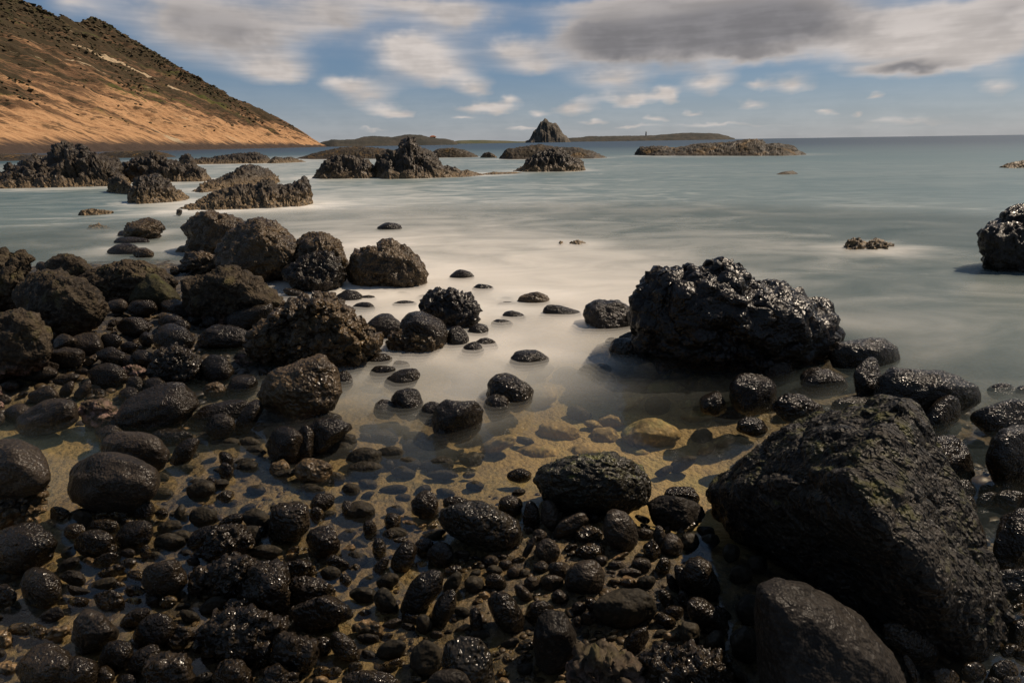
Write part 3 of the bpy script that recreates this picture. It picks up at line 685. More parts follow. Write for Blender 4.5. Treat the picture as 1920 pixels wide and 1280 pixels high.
def outline_r(poly, phi, cx, cy):
    """radius of a star-shaped outline (pixels, y down) at image angles phi (y up)"""
    poly = np.array(poly, float); a = np.arctan2(-(poly[:, 1] - cy), poly[:, 0] - cx); rr = np.hypot(poly[:, 0] - cx, poly[:, 1] - cy)
    i = np.argsort(a); a, rr = a[i], rr[i]
    X = np.cos(np.r_[a[-1] - 2 * math.pi, a, a[0] + 2 * math.pi]) * np.r_[rr[-1], rr, rr[0]]
    Y = np.sin(np.r_[a[-1] - 2 * math.pi, a, a[0] + 2 * math.pi]) * np.r_[rr[-1], rr, rr[0]]
    ae = np.r_[a[-1] - 2 * math.pi, a, a[0] + 2 * math.pi]
    j = np.clip(np.searchsorted(ae, phi) - 1, 0, len(ae) - 2)
    x1, y1, x2, y2 = X[j], Y[j], X[j + 1], Y[j + 1]; c, s = np.cos(phi), np.sin(phi)
    den = c * (y2 - y1) - s * (x2 - x1)
    return np.abs((x1 * (y2 - y1) - y1 * (x2 - x1)) / np.where(np.abs(den) < 1e-6, 1e-6, den))
SEED = [100]; BOXES = []
def rock(kind, bb, mat, tilt=0, name=None, label=None, cat=None, group=None, z=None, poly=None, dep=None, sd=None, fine=1.0, rib=None, lift=0.0, tall=0, boxy=1.0):
    SEED[0] += 1; seed = sd or SEED[0]
    if poly is not None:
        q = np.array(poly, float); bb = (q[:, 0].min(), q[:, 1].min(), q[:, 0].max(), q[:, 1].max())
    x0, y0, x1, y1 = bb; wpx, hpx = x1 - x0, y1 - y0; BOXES.append(bb)
    px = max(wpx, hpx); lev = 6 if px > (200 if kind in 'ld' or rib else 240) else 5 if px > 95 else 4 if px > 42 else 3
    G0, _ = ground((x0 + x1) / 2, min(y1, 1500)); Pq = np.array([[G0[0], G0[1], 0]])
    op = float(WAT(Pq)[0, 0])
    if z is None:
        bz = float(bed_z(Pq)[0]); ext = float(np.clip(-bz / .1, 0, 1)) if 'sunk' not in mat else 0.0
        z = bz - .01 if (bz > -.02 or 'sunk' in mat) else max(bz, -.03) + .05 * op
    else: ext = 0.0
    cx, cy = (x0 + x1) / 2, (y0 + y1) / 2
    if ext > 0 and poly is None: y1 = y1 + .28 * hpx * ext; hpx = y1 - y0; cy = (y0 + y1) / 2
    _, t = ground(cx, bb[3] + (.12 * ext * hpx if poly is None else 0), z)
    m2px = t / F
    C = CAM + ray(cx, cy) * t
    view = (C - CAM) / np.linalg.norm(C - CAM)
    right = np.cross(view, [0, 0, 1]); right /= np.linalg.norm(right)
    # screen axes at this spot, perpendicular to its own ray
    up_ = np.cross(right, view); up_ /= np.linalg.norm(up_)
    # image axes on the plane of constant optical depth
    me_t, p, f = ico(lev)
    rad = shape_unit(kind, p, seed)
    if rib:
        rs = np.random.RandomState(seed); sp = p @ np.array([math.cos(rib[0]), .5, math.sin(rib[0])])
        q = np.stack([p[:, 0] * 1.4, p[:, 1] * 1.4, sp * rib[1] + .5 * fbm(p * 2, 3)], 1)
        rad = rad + rib[2] * ridged(q, 4, .6)
    Rr, Uu = RT, UP                        # image plane axes
    if poly is not None:
        phi = np.arctan2(p[:, 2], p[:, 0]); R_ = outline_r(poly, phi, cx, cy) * m2px
        rho = np.hypot(p[:, 0], p[:, 2]); rb = rho ** boxy / np.maximum(rho, 1e-6)
        a_, b_ = p[:, 0] * R_ * rb, p[:, 2] * R_ * rb
        nf = 1 + (rad / np.percentile(rad, 70) - 1) * .45
        c_ = (dep or .42 * (wpx + hpx) * .5) * m2px
        X = a_ * nf; Z = b_ * nf; Z = np.where(Z < 0, Z * (1 + .3 * ext), Z); Y = p[:, 1] * c_ * rad
    else:
        W_, H_ = wpx / 2, hpx / 2; tr = math.radians(tilt); cs, sn = math.cos(tr), math.sin(tr)
        if abs(tilt) < 1: a, b = W_, H_
        else:
            den = cs ** 4 - sn ** 4
            if abs(den) > .35:
                a2 = (W_ ** 2 * cs ** 2 - H_ ** 2 * sn ** 2) / den; b2 = (H_ ** 2 * cs ** 2 - W_ ** 2 * sn ** 2) / den
                mx = max(W_, H_)
                a = math.sqrt(max(a2, (.3 * mx) ** 2)); b = math.sqrt(max(b2, (.3 * mx) ** 2))
            else:
                a = math.hypot(W_, H_) * .92; b = a * .52
        X0, Z0 = p[:, 0] * a * rad, p[:, 2] * b * rad
        X = (X0 * cs + Z0 * sn) * m2px; Z = (-X0 * sn + Z0 * cs) * m2px
        Y = p[:, 1] * rad * (dep or min(a, b) * 1.1) * m2px
        # keep the drawn size
        ex = (X.max() - X.min()) / (wpx * m2px); ez = (Z.max() - Z.min()) / (hpx * m2px)
        X = (X - (X.max() + X.min()) / 2) / ex; Z = (Z - (Z.max() + Z.min()) / 2) / ez
    V = X[:, None] * Rr + Z[:, None] * Uu + Y[:, None] * view
    # fine relief in real scale
    size = px * m2px
    if lev >= 4 and fine:
        N = normals(V, f); q = V + C
        A = {'c': .004, 'r': .012, 'a': .012, 'b': .012, 'l': .036, 'd': .026, 's': .01}[kind] * fine
        amp = A * min(1, size / .45)
        e = fbm(q * (9 / max(size, .2)) + seed, 3, .6) * amp * 1.2 + fbm(q * 38, 3, .6) * amp * .5
        if kind in 'ld':
            f1, f2 = worley(q * (14 / max(size, .4))); e += (.45 - f1) * amp * 1.2 + ridged(q * (5 / max(size, .4)), 4, .6) * amp * .9 - np.clip(.12 - (f2 - f1), 0, .12) * amp * 4
        V = V + N * e[:, None]
    me = me_t.copy(); me.name = name or 'rock'
    base = np.array([C[0], C[1], min(z, C[2])])
    me.vertices.foreach_set('co', (V + C - base + np.array([0, 0, lift])).astype(np.float32).ravel()); me.update()
    o = link(name or 'rock', me, MATS[mat], base); tag(o, label, cat, group); return o

def hullrock(pts, mat, name, label, cat, lev=6, seed=5, k=60, amp=1.0, bumpy=.05):
    """a boulder from corner points (pixel x, pixel y, height) joined by flat faces"""
    P = np.array([ground(a, b, z)[0] for a, b, z in pts])
    c = P.mean(0); bm = bmesh.new()
    for v in P - c: bm.verts.new(v)
    r_ = bmesh.ops.convex_hull(bm, input=bm.verts); bmesh.ops.triangulate(bm, faces=bm.faces[:])
    bm.normal_update()
    pl = [(np.array(f.normal), f.normal.dot(f.verts[0].co)) for f in bm.faces if f.calc_area() > 1e-7]; bm.free()
    me_t, p, f = ico(lev); r = np.full(len(p), 9.0)
    for n, d in pl:
        if d < 0: n, d = -n, -d
        dn = p @ n; r = np.minimum(r, np.where(dn > 1e-3, d / np.maximum(dn, 1e-3), 9))
    V = p * r[:, None]
    # relax the sharp arrises a little, then break the faces up
    for _ in range(1):
        acc = np.zeros_like(V); cnt = np.zeros(len(V))
        for i, j in ((0, 1), (1, 2), (2, 0)):
            for kk in range(3): acc[:, kk] += np.bincount(f[:, i], V[f[:, j], kk], len(V))
            cnt += np.bincount(f[:, i], minlength=len(V))
        V = .5 * V + .5 * acc / cnt[:, None]
    N = normals(V, f); q = V + seed
    f1, f2 = worley(q * 5.5); f3, _ = worley(q * 15)
    e = bumpy * (.6 * fbm(q * 3.0, 5, .6) + 0.3 * ridged(q * 2.1 + 3, 3, .5) + .35 * (.45 - f1) - 3 * np.clip(.1 - (f2 - f1), 0, .1)) + bumpy * .30 * (.45 - f3) + bumpy * .3 * ridged(q * 9, 4, .6) + bumpy * .14 * fbm(q * 45, 3, .6)
    V = V + N * (e * amp)[:, None]
    me = me_t.copy(); me.name = name
    base = np.array([c[0], c[1], (V + c)[:, 2].min()])
    me.vertices.foreach_set('co', (V + c - base).astype(np.float32).ravel()); me.update()
    o = link(name, me, MATS[mat], base); tag(o, label, cat); return o

# ---- the large rocks, each with its own outline
hullrock([(1692,750,.70),(1590,782,.56),(1480,806,.45),(1400,868,.24),(1322,922,.08),(1340,962,-.06),(1420,1035,-.06),(1540,1108,-.06),(1700,1212,-.06),(1790,1240,-.05),
          (1885,1200,-.03),(1888,1150,.06),(1832,1104,.14),(1810,1030,.24),(1792,920,.37),(1730,816,.54),(1596,892,.62),(1652,985,.56),(1736,1078,.42),(1812,1195,.10),
          (1490,800,-.1),(1740,830,-.1)], 'mossy', 'angular_boulder', 'huge angular black boulder with mossy top beside the tide pool', 'boulder', lev=7, bumpy=.055)
def U(kind, mat, label, poly=None, bb=None, name='boulder', cat='boulder', **kw):
    return rock(kind, bb, mat, name=name, label=label, cat=cat, poly=poly, **kw)
U('c', 'matte', 'great smooth egg-shaped dark boulder against the huge angular boulder', [(1416,1090),(1450,1078),(1500,1082),(1560,1105),(1620,1150),(1670,1215),(1708,1290),(1700,1400),(1600,1440),(1480,1420),(1420,1330),(1404,1200),(1408,1120)], dep=150, sd=11, fine=2)
U('l', 'blacklava', 'massive wet black lava rock with lumpy crest at the pool edge', [(1190,595),(1200,565),(1222,520),(1262,515),(1290,505),(1340,502),(1360,500),(1392,515),(1412,535),(1460,530),(1490,545),(1530,560),(1560,575),(1572,605),(1586,628),(1560,655),(1480,675),(1360,672),(1250,660),(1200,640)], dep=120, sd=21, fine=1.5, boxy=.8)
U('r', 'ribbed', 'oval ribbed boulder with mossy green top sitting at the pool edge', [(997,902),(1010,880),(1050,860),(1100,849),(1150,849),(1190,864),(1215,890),(1225,915),(1215,945),(1180,958),(1120,962),(1060,955),(1020,935)], dep=85, sd=31, rib=(1.25, 6.5, .13), fine=1.4)
U('l', 'lava', 'layered brown lava block with deep cracks, tallest of the shore blocks', [(475,640),(480,612),(512,600),(506,590),(545,568),(600,557),(645,580),(672,608),(690,625),(706,640),(694,662),(662,690),(600,694),(555,686),(500,672),(478,660)], dep=85, sd=41, fine=1.5, boxy=.75)
U('a', 'lava', 'angular brown block with pale crust line at its base, below the layered block', [(482,740),(502,700),(560,672),(604,660),(630,690),(641,735),(622,765),(560,798),(540,796),(515,775),(490,762)], dep=75, sd=44, fine=1.6, boxy=.75)
U('l', 'dry', 'slanted ribbed ledge of dark rock below the domed boulders', [(338,528),(380,516),(430,508),(480,520),(512,545),(534,572),(500,578),(462,580),(440,604),(385,606),(350,588)], dep=60, sd=51, rib=(.75, 6.0, .10), fine=1.3)
U('l', 'lava', 'overhanging knobbly boulder with undercut left side standing in foam', [(332,427),(346,417),(358,402),(390,394),(430,402),(470,424),(455,455),(415,474),(360,478),(342,464),(352,446)], dep=55, sd=52, boxy=.8)
U('l', 'lava', 'large domed brown boulder between the overhanging and twin boulders', [(408,470),(420,440),(450,418),(490,414),(515,418),(545,445),(572,482),(572,515),(500,528),(430,522),(410,500)], dep=75, sd=53, boxy=.85)
U('l', 'lava', 'rounded brown boulder on the far side of the wet lower boulder', [(548,480),(552,450),(575,436),(600,433),(632,450),(648,485),(650,520),(610,535),(560,520)], dep=50, sd=54)
U('l', 'wetrough', 'wet glistening lower boulder with ochre foot at the foam edge', [(532,515),(545,498),(580,480),(610,470),(635,490),(646,525),(632,550),(590,556),(550,540)], dep=45, sd=55)
U('l', 'lava', 'two-lobed brown boulder standing alone in the white foam', [(655,505),(662,480),(685,462),(705,465),(715,452),(735,449),(765,462),(785,485),(800,512),(785,535),(720,540),(668,535)], dep=52, sd=56, boxy=.85)
U('l', 'blacklava', 'dark lava boulder with ochre right foot among surf cobbles', [(788,590),(795,562),(815,546),(845,542),(880,556),(897,580),(890,604),(850,622),(810,618)], dep=42, sd=57, boxy=.85)
U('l', 'dry', 'mushroom-shaped rock cap with a pinkish crusted stem', [(-60,480),(-20,470),(8,466),(22,474),(32,466),(50,466),(64,478),(58,490),(46,497),(50,520),(44,540),(30,572),(-20,590),(-60,585)], dep=40, sd=58)
U('d', 'dry', 'flat-topped overhanging rock with a pink crust under its lip', [(84,492),(100,482),(132,477),(160,488),(168,498),(178,508),(160,522),(120,526),(92,516)], dep=32, sd=59, boxy=.8)
U('d', 'dry', 'large rounded brown boulder with pink crust around its lower edge', [(22,548),(58,516),(108,510),(155,522),(188,545),(203,575),(200,600),(185,615),(140,630),(95,628),(70,605),(35,590)], dep=70, sd=60, boxy=.85)
U('d', 'dry', 'broad flat brown slab rock at the left shore with cracked top', [(-70,620),(-20,596),(30,580),(70,590),(78,610),(92,640),(88,680),(50,700),(-20,712),(-80,700)], dep=70, sd=61, boxy=.8)
U('d', 'dry', 'low wide ledge behind the mossy boulder at the water', [(125,530),(180,505),(205,498),(240,489),(285,498),(320,512),(340,525),(330,545),(290,562),(230,572),(170,560)], dep=45, sd=62, boxy=.8)
U('c', 'mossboulder', 'smooth olive mossy boulder in front of the low wide ledge', [(240,565),(250,535),(275,512),(300,515),(325,535),(342,562),(325,580),(280,584)], dep=45, sd=63)
U('l', 'wetrough', 'conical lumpy rock with green-brown crust carrying a round boulder', [(278,700),(290,668),(320,652),(350,655),(380,680),(378,712),(340,724),(300,722)], dep=40, sd=64)
U('a', 'wet', 'big dark wedge-shaped block at the edge of the open bay', [(1635,745),(1645,705),(1668,684),(1740,692),(1800,702),(1845,722),(1852,750),(1800,775),(1720,790),(1650,775)], dep=70, sd=65)
U('l', 'wet', 'black overhanging rock with a pointed beak alone on the bay side', [(1832,440),(1842,424),(1868,408),(1880,388),(1900,380),(1960,374),(2060,400),(2070,500),(1960,512),(1905,498),(1876,494),(1858,488),(1850,468)], dep=80, sd=66)
U('c', 'wet', 'broad low black boulder between the lava mass and the wedge block', [(1548,660),(1565,640),(1610,632),(1660,633),(1685,650),(1690,675),(1665,695),(1600,700),(1560,685)], dep=50, sd=67)
U('a', 'wet', 'rough black boulder behind the huge angular boulder, dripping wet', [(1733,830),(1755,815),(1790,815),(1822,850),(1834,885),(1812,908),(1770,905),(1740,870)], dep=45, sd=68)
U('a', 'wet', 'block-shaped boulder with a brown lit corner standing in the pool', [(808,790),(815,765),(838,748),(890,750),(905,770),(902,800),(880,820),(830,824),(812,812)], dep=45, sd=69, fine=.5)
U('r', 'wetrough', 'egg-shaped black boulder leaning over a smaller one in the pool', bb=(911,699,1001,757), tilt=22, sd=70)
U('c', 'wet', 'smaller egg stone tucked under the leaning egg-shaped boulder', bb=(906,737,958,776), tilt=28)
U('r', 'vesic', 'large pitted boulder with glittering right side, near the ribbed boulder', bb=(822,938,982,1034), tilt=18, dep=55, sd=72)
U('a', 'matte', 'irregular smooth boulder with a round hollow among the pebbles', [(998,1180),(1005,1150),(1030,1137),(1058,1145),(1078,1190),(1086,1225),(1070,1248),(1030,1262),(1004,1240)], dep=50, sd=73, fine=.6)
U('c', 'drycob', 'big round boulder resting on a crusted pinkish pedestal', bb=(-70,822,94,935), dep=75, sd=74, z=.12)
U('l', 'lava', 'crusted pinkish pedestal rock under the big round boulder', bb=(-60,890,84,970), dep=60)
U('c', 'drycob', 'wide dull black boulder with small glints at the brown pool', bb=(126,846,302,955), tilt=-6, dep=70, sd=76)
U('c', 'drycob', 'rounded boulder immediately behind the wide dull boulder', bb=(188,808,318,882), dep=45, sd=77, tilt=5)
U('c', 'wet', 'long glittering whale-backed boulder lying on the shingle', bb=(212,716,374,808), tilt=-20, dep=55, sd=78)
U('c', 'wet', 'fist-shaped shiny boulder with a hooked right end', [(570,830),(575,800),(592,785),(630,780),(662,792),(666,802),(640,822),(612,842),(588,852)], dep=38, sd=79)
U('a', 'wetrough', 'square-sided dark block with a flat top in shallow water', [(503,1000),(506,950),(522,936),(565,936),(580,945),(580,990),(560,1015),(520,1018)], dep=42, sd=80, boxy=.8)
U('b', 'drycob', 'large dull boulder with a tan patch on its left shoulder', [(128,1200),(134,1160),(160,1140),(195,1145),(224,1180),(222,1198),(190,1222),(150,1228)], dep=45, sd=81, fine=.6)
U('c', 'wet', 'big slanting oval boulder with a bright glinting right flank', bb=(750,1066,832,1152), tilt=-52, sd=82)
U('c', 'wet', 'heart-sized round wet boulder half in shadow among pebbles', bb=(914,1108,984,1192), tilt=58, sd=83)
U('c', 'vesic', 'large rounded boulder with a glistening face above a dry pebble', [(825,1240),(835,1205),(865,1190),(900,1192),(925,1225),(926,1290),(890,1330),(835,1310)], dep=48, sd=84)
U('l', 'dry', 'craggy furrowed rock with deep hollows in the shingle', [(1075,1270),(1085,1225),(1120,1208),(1150,1212),(1190,1240),(1205,1290),(1190,1340),(1110,1350),(1070,1310)], dep=60, sd=85, fine=1.6)
U('l', 'wetrough', 'low glossy furrowed rock beside the craggy hollowed rock', [(1195,1260),(1215,1230),(1260,1212),(1320,1218),(1360,1240),(1378,1290),(1340,1330),(1240,1340)], dep=60, sd=86, fine=1.4)
U('b', 'wet', 'large dark boulder with a glittering edge in the shade of the huge boulder', [(1280,1080),(1285,1045),(1310,1035),(1335,1055),(1352,1105),(1345,1125),(1315,1130),(1295,1115)], dep=42, sd=87)
U('c', 'sunk', 'large tan algae-covered oval boulder sunk in the clear pool', bb=(1163,783,1278,845), z=-.27, sd=88, name='sunken_boulder')
U('s', 'sunk', 'pale drowned stone near the round dark cobbles in the pool', bb=(1275,767,1342,795), z=-.24, name='sunken_boulder')
U('c', 'sunkdark', 'flat brown slab drowned in shallow water among the pebbles', bb=(1108,1102,1232,1182), z=-.02, dep=40, sd=89, name='sunken_slab', cat='slab')
U('c', 'wet', 'flat black slab tilted against the foot of the huge boulder', bb=(1655,1160,1762,1238), tilt=36, dep=26, name='slab', cat='slab')
U('a', 'wet', 'blocky boulder in the surf touching the lava mass', [(1092,590),(1096,570),(1115,562),(1160,562),(1186,578),(1192,600),(1165,622),(1110,622)], dep=40, sd=91, boxy=.8)
U('c', 'wet', 'big glossy black round boulder beside the darker twin in the surf', bb=(686,587,757,638), sd=92, tilt=10)
U('b', 'wetrough', 'black twin boulder leaning on the glossy round one', bb=(748,582,840,652), sd=93, tilt=15)
U('l', 'lava', 'ochre crusted rock supporting the pair of twin boulders', bb=(728,622,826,672), sd=94, z=.0)
U('a', 'wet', 'blunt square boulder with a bright white glint in the wet gully', bb=(366,608,468,660), sd=95)
U('c', 'wet', 'big round glistening boulder perched on the conical lumpy rock', bb=(286,606,366,668), sd=96, z=.10)
U('c', 'wet', 'smooth flat wet slab draining water beside the layered block', bb=(418,566,512,622), tilt=-24, sd=97, dep=28, name='slab', cat='slab')
U('r', 'wet', 'dome-shaped glittering boulder nearest the pool on the bay-side row', bb=(1366,699,1456,762), tilt=14, sd=98)
U('r', 'wetrough', 'ridged glittering boulder touching the knob of the huge boulder', bb=(1448,737,1548,786), tilt=16, sd=99)
U('c', 'wet', 'flat-topped dark rock draped against the foot of the lava mass', bb=(1158,619,1282,654), tilt=6, sd=120)
U('r', 'vesic', 'grainy rounded stone leaning on the flat-topped dark rock', bb=(1142,632,1227,674), tilt=10, sd=121)
U('a', 'matte', 'angular grey-topped stone wedged between ribbed and huge boulders', bb=(1212,928,1322,985), tilt=8, sd=122)
U('a', 'wet', 'small jet-black stone behind the angular grey-topped stone', bb=(1244,911,1312,942), sd=123, name='stone', cat='stone')
U('c', 'drycob', 'upright oval grey cobble with a scarred side under the ribbed boulder', bb=(1129,954,1197,1034), tilt=62, sd=124, name='cobble', cat='cobble')
U('c', 'drycob', 'slanting pale-grained cobble with dull sheen under the ribbed boulder', bb=(1037,958,1105,1012), tilt=-32, sd=125, name='cobble', cat='cobble')
U('c', 'drycob', 'standing kidney-shaped cobble beside the slanting pale-grained cobble', bb=(1014,936,1050,998), tilt=76, sd=126, name='cobble', cat='cobble')
U('c', 'drycob', 'large pear-shaped cobble above the drowned brown slab', bb=(1058,1048,1134,1114), tilt=-20, sd=127, name='cobble', cat='cobble')
U('c', 'matte', 'dry grey rounded pebble capping the large glistening boulder', bb=(798,1252,884,1300), sd=128, z=.07, name='cobble', cat='cobble')
U('c', 'wet', 'long dark cobble lying below the glitter-edged boulder in shade', bb=(1288,1118,1368,1194), tilt=42, sd=129, name='cobble', cat='cobble')
U('r', 'lava', 'low crusty rock awash just below the fist-shaped boulder', bb=(552,858,624,900), sd=130, name='stone', cat='stone')
U('a', 'wet', 'split dark boulder with a bright wet foot left of the fist-shaped boulder', bb=(498,798,574,866), sd=131)
U('a', 'wet', 'narrow dark stone wedged between split and fist-shaped boulders', bb=(556,796,590,866), sd=132, name='stone', cat='stone')
U('c', 'wet', 'thin dark stone peeping from behind the fist-shaped boulder', bb=(588,770,642,800), sd=133, name='stone', cat='stone')
U('a', 'wetrough', 'cracked flat block lying across the shallow water between rough slabs', bb=(543,1116,662,1182), tilt=5, sd=134)
U('a', 'wetrough', 'faceted stone with glittering face beside the square-sided block', bb=(574,984,638,1042), sd=135, name='stone', cat='stone')

def Gp(kind, mat, label, group, rows, name='cobble', cat='cobble', z=None):
    for rw in rows:
        rock(kind, rw[:4], mat, tilt=rw[4] if len(rw) > 4 else 0, name=name, label=label, cat=cat, group=group, z=z)
Gp('c', 'wet', 'dark cobble half drowned in the white surf around the twin boulders', 'cobbles in the white surf',
 [(628,543,680,570),(670,553,708,568),(660,566,704,586),(735,563,782,578),(690,545,730,555),(740,546,770,555),(640,535,668,545),(780,552,800,562)])
Gp('c', 'wet', 'rounded cobble in the foamy channel between twin boulders and lava mass', 'cobbles in the foamy channel',
 [(837,610,880,652),(877,606,916,632),(864,596,882,612),(890,633,934,656,8),(866,640,908,666),(920,598,962,615),(940,582,986,602,8),(930,565,976,577),(935,556,962,566),
  (955,655,1030,688),(1085,681,1148,698),(1090,615,1110,624),(843,505,890,526),(885,532,926,548),(707,417,754,433)])
Gp('a', 'lava', 'angular brown stone on the far side of the foamy channel', 'angular stones of the foamy channel', [(970,547,1032,572)], 'stone', 'stone')
Gp('c', 'wet', 'long flat black stone awash beside the blocky surf boulder', 'flat stones of the surf', [(1017,571,1092,596,14)], 'stone', 'stone')
Gp('c', 'wet', 'shiny black cobble at the left rim of the clear pool', 'shiny cobbles on the pool rim',
 [(733,727,794,775,24),(700,748,744,780,10),(720,690,788,730,-22),(693,685,742,714,-15),(735,675,769,694),(674,662,736,692,-15),(629,695,662,732),(760,770,786,786),
  (788,752,832,790),(814,800,842,832),(784,766,812,788)])
Gp('c', 'wet', 'dark cobble by the foot of the lava mass', 'cobbles at the lava mass', [(1260,650,1293,669),(1134,632,1166,648),(1432,675,1491,707),(1500,688,1590,732,8),(1311,733,1363,770,10),(1420,742,1462,768,15),(1380,780,1440,812,10)])
Gp('c', 'wet', 'black wet boulder piled on the bay side behind the huge boulder', 'boulders piled on the bay side',
 [(1734,740,1802,812,30),(1818,748,1975,822,8),(1848,796,1975,905),(1850,718,1908,748),(1902,722,1950,750),(1990,700,2080,800),(1940,880,2040,960)], 'boulder', 'boulder')
Gp('a', 'wet', 'black splintered rock jammed among the bay-side boulders', 'splintered rocks on the bay side',
 [(1600,668,1652,752),(1558,740,1642,770),(1645,745,1700,775)], 'stone', 'stone')
Gp('a', 'wet', 'black rock in the dim water on the bay-side flank of the huge boulder', 'rocks flanking the huge boulder',
 [(1793,928,1834,966),(1800,955,1852,1036,55),(1862,952,1975,1052),(1848,1028,1945,1068,5),(1828,1064,1990,1116),(1888,1160,1946,1204),(1920,1110,2000,1160)], 'stone', 'stone')
Gp('c', 'drycob', 'dull cobble in the heap between pink-crusted boulder and whale-backed boulder', 'dull cobbles on the left heap',
 [(88,650,160,690,5),(100,625,145,662,-20),(130,622,195,668,-8),(82,655,155,690,8),(32,682,110,716),(58,676,112,700),(0,660,40,690),(0,712,36,736),(-20,690,34,712),
  (34,715,62,730,25),(52,722,112,756,-5),(110,714,140,750,-50),(138,712,172,750,-40),(28,746,148,810,-18),(5,756,62,792),(-20,738,22,758),(-30,770,10,800),
  (90,700,150,722,-10),(140,690,170,706),(66,490,112,522,28),(200,560,240,590),(215,500,245,515),(0,560,28,590),(20,600,60,620),(60,630,100,655)])
Gp('c', 'wet', 'glossy cobble in the heap beside the round perched boulder', 'glossy cobbles on the left heap',
 [(162,680,240,730,-5),(160,728,200,750,-10),(238,562,296,594),(300,560,362,598,14),(298,590,348,622,8),(322,598,358,626),(218,594,286,632),(225,640,260,662),(245,655,290,690),
  (225,665,260,690,10),(260,622,290,650),(235,705,270,740),(270,706,312,742),(222,724,262,760)])
Gp('c', 'wet', 'dark wet cobble in the gully between whale-backed boulder and angular brown block', 'cobbles in the wet gully',
 [(374,664,440,720,5),(420,702,484,750,-18),(343,748,472,808,-20),(384,775,442,824,-28),(440,748,494,814,-52),(380,715,424,748),(286,802,362,834),(318,820,374,868,-35),
  (178,796,236,832),(190,785,236,812),(205,822,240,850),(480,650,520,690),(440,655,470,672),(355,700,385,722),(484,690,505,712),(352,590,382,612),(378,590,412,616),(410,598,440,616),(530,540,590,568,20)])
Gp('l', 'lava', 'small knobbly rock tucked among the gully cobbles', 'knobbly rocks in the gully', [(382,715,424,752),(296,585,330,612),(504,860,545,890),(330,800,360,812),(440,690,470,704)], 'stone', 'stone')
Gp('l', 'lava', 'rough dark rock at the foot of the overhanging boulder', 'rocks under the overhanging boulder',
 [(336,474,412,514),(328,460,362,478),(318,498,340,515),(360,462,420,482),(500,500,545,530),(470,505,510,528)], 'stone', 'stone')
Gp('c', 'wet', 'flat dark stone standing in the grey inlet behind the shore rocks', 'stones in the grey inlet', [(200,456,264,481),(213,444,282,460),(220,432,244,447)], 'stone', 'stone')
Gp('l', 'lava', 'rough brown rock standing in the grey inlet behind the shore rocks', 'rough rocks in the grey inlet', [(231,410,307,448),(248,464,289,490),(330,392,342,402)], 'stone', 'stone')
Gp('c', 'wet', 'cobble in the crusted shingle below the wide dull boulder', 'cobbles below the wide dull boulder',
 [(250,936,292,972),(194,954,242,972),(119,980,162,1010),(-40,978,108,1068,-16),(164,972,224,1002),(214,974,288,1028,-22),(138,992,218,1042),(225,968,252,988),(190,1016,222,1042),
  (262,1020,284,1046),(290,952,316,972),(38,1062,116,1132,-10),(125,1118,168,1142),(264,1048,352,1122,-18),(296,1088,338,1112)])
Gp('c', 'wet', 'oval cobble in the shallows around the tan-patched boulder', 'cobbles around the tan-patched boulder',
 [(224,1138,282,1178,-28),(248,1148,332,1214,-24),(184,1198,252,1258,-30),(238,1206,302,1268,-35),(28,1204,142,1300,-30),(98,1228,188,1300,-25),(174,1246,216,1290),(300,1232,340,1270),(215,1262,260,1300)])
Gp('l', 'wetrough', 'glittering rough slab of the cracked lava pavement in the shallows', 'slabs of the cracked lava pavement',
 [(386,1042,486,1122,-10),(452,1052,546,1146,-15),(420,1122,484,1164),(372,1146,534,1236,-8),(412,1178,478,1250,-60),(462,1192,508,1254,-70),(508,1186,594,1266),(538,1082,628,1132,5),
  (308,1172,358,1218),(272,1222,362,1300),(400,1236,470,1300),(470,1250,560,1300),(378,984,474,1050,-15),(352,1060,400,1120),(540,1048,590,1086)], 'rock_slab', 'slab')
Gp('c', 'wet', 'small wet stone between lava pavement and slanting oval boulder', 'stones by the lava pavement',
 [(618,1182,674,1240,55),(588,1192,624,1228),(640,938,668,968),(580,924,628,958,-14),(580,950,608,978),(410,846,438,876,-30),(410,866,438,898),(384,894,412,918),(404,918,440,942,-22),
  (348,984,408,1030,-34),(640,1255,752,1310),(470,985,500,1005),(590,1130,612,1150),(636,1075,660,1100)])
Gp('c', 'sunkdark', 'dim oval stone drowned in the shallows of the ochre flat', 'drowned stones of the ochre flat',
 [(430,858,478,884,-15),(348,898,404,942,-20),(318,944,348,988,-60),(354,948,408,988,-16),(294,974,344,1004),(288,998,348,1034,-10),(648,838,716,884,-5),(700,836,760,870),(742,856,790,885),
  (650,864,720,898,-4),(720,862,740,884),(710,908,764,928,-8),(640,905,676,935),(780,862,850,880),(800,880,860,900),(620,812,670,850),(690,805,740,830),(755,808,800,830),(860,846,905,876),
  (700,1100,748,1154,-30),(706,1198,762,1238,-25),(768,1198,834,1268),(870,1078,908,1112),(780,1150,812,1190),(830,1070,866,1120,-50),(410,820,450,840),(460,835,500,858),(560,905,600,925),
  (600,1060,640,1090),(470,1020,530,1048),(880,1180,920,1200)], 'sunken_stone', 'stone')
Gp('s', 'sunk', 'tan algae-coated stone lying on the floor of the clear pool', 'tan stones on the pool floor',
 [(900,870,990,920),(960,830,1050,880),(1000,790,1090,840),(1060,830,1130,870),(840,840,900,900),(1100,800,1160,840),(980,760,1040,790),(1280,700,1340,740),(1210,712,1290,752),(1180,690,1230,712),
  (1150,710,1200,740),(1330,690,1370,720),(1100,740,1150,770),(940,790,1000,820),(1230,670,1280,695),(1090,870,1140,890),(1050,730,1090,755),(1180,840,1220,862),(1340,660,1390,690),(1010,880,1060,900),(1140,870,1190,895)],
 'sunken_stone', 'stone', z=-.28)
rsd = random.Random(5); placed = []
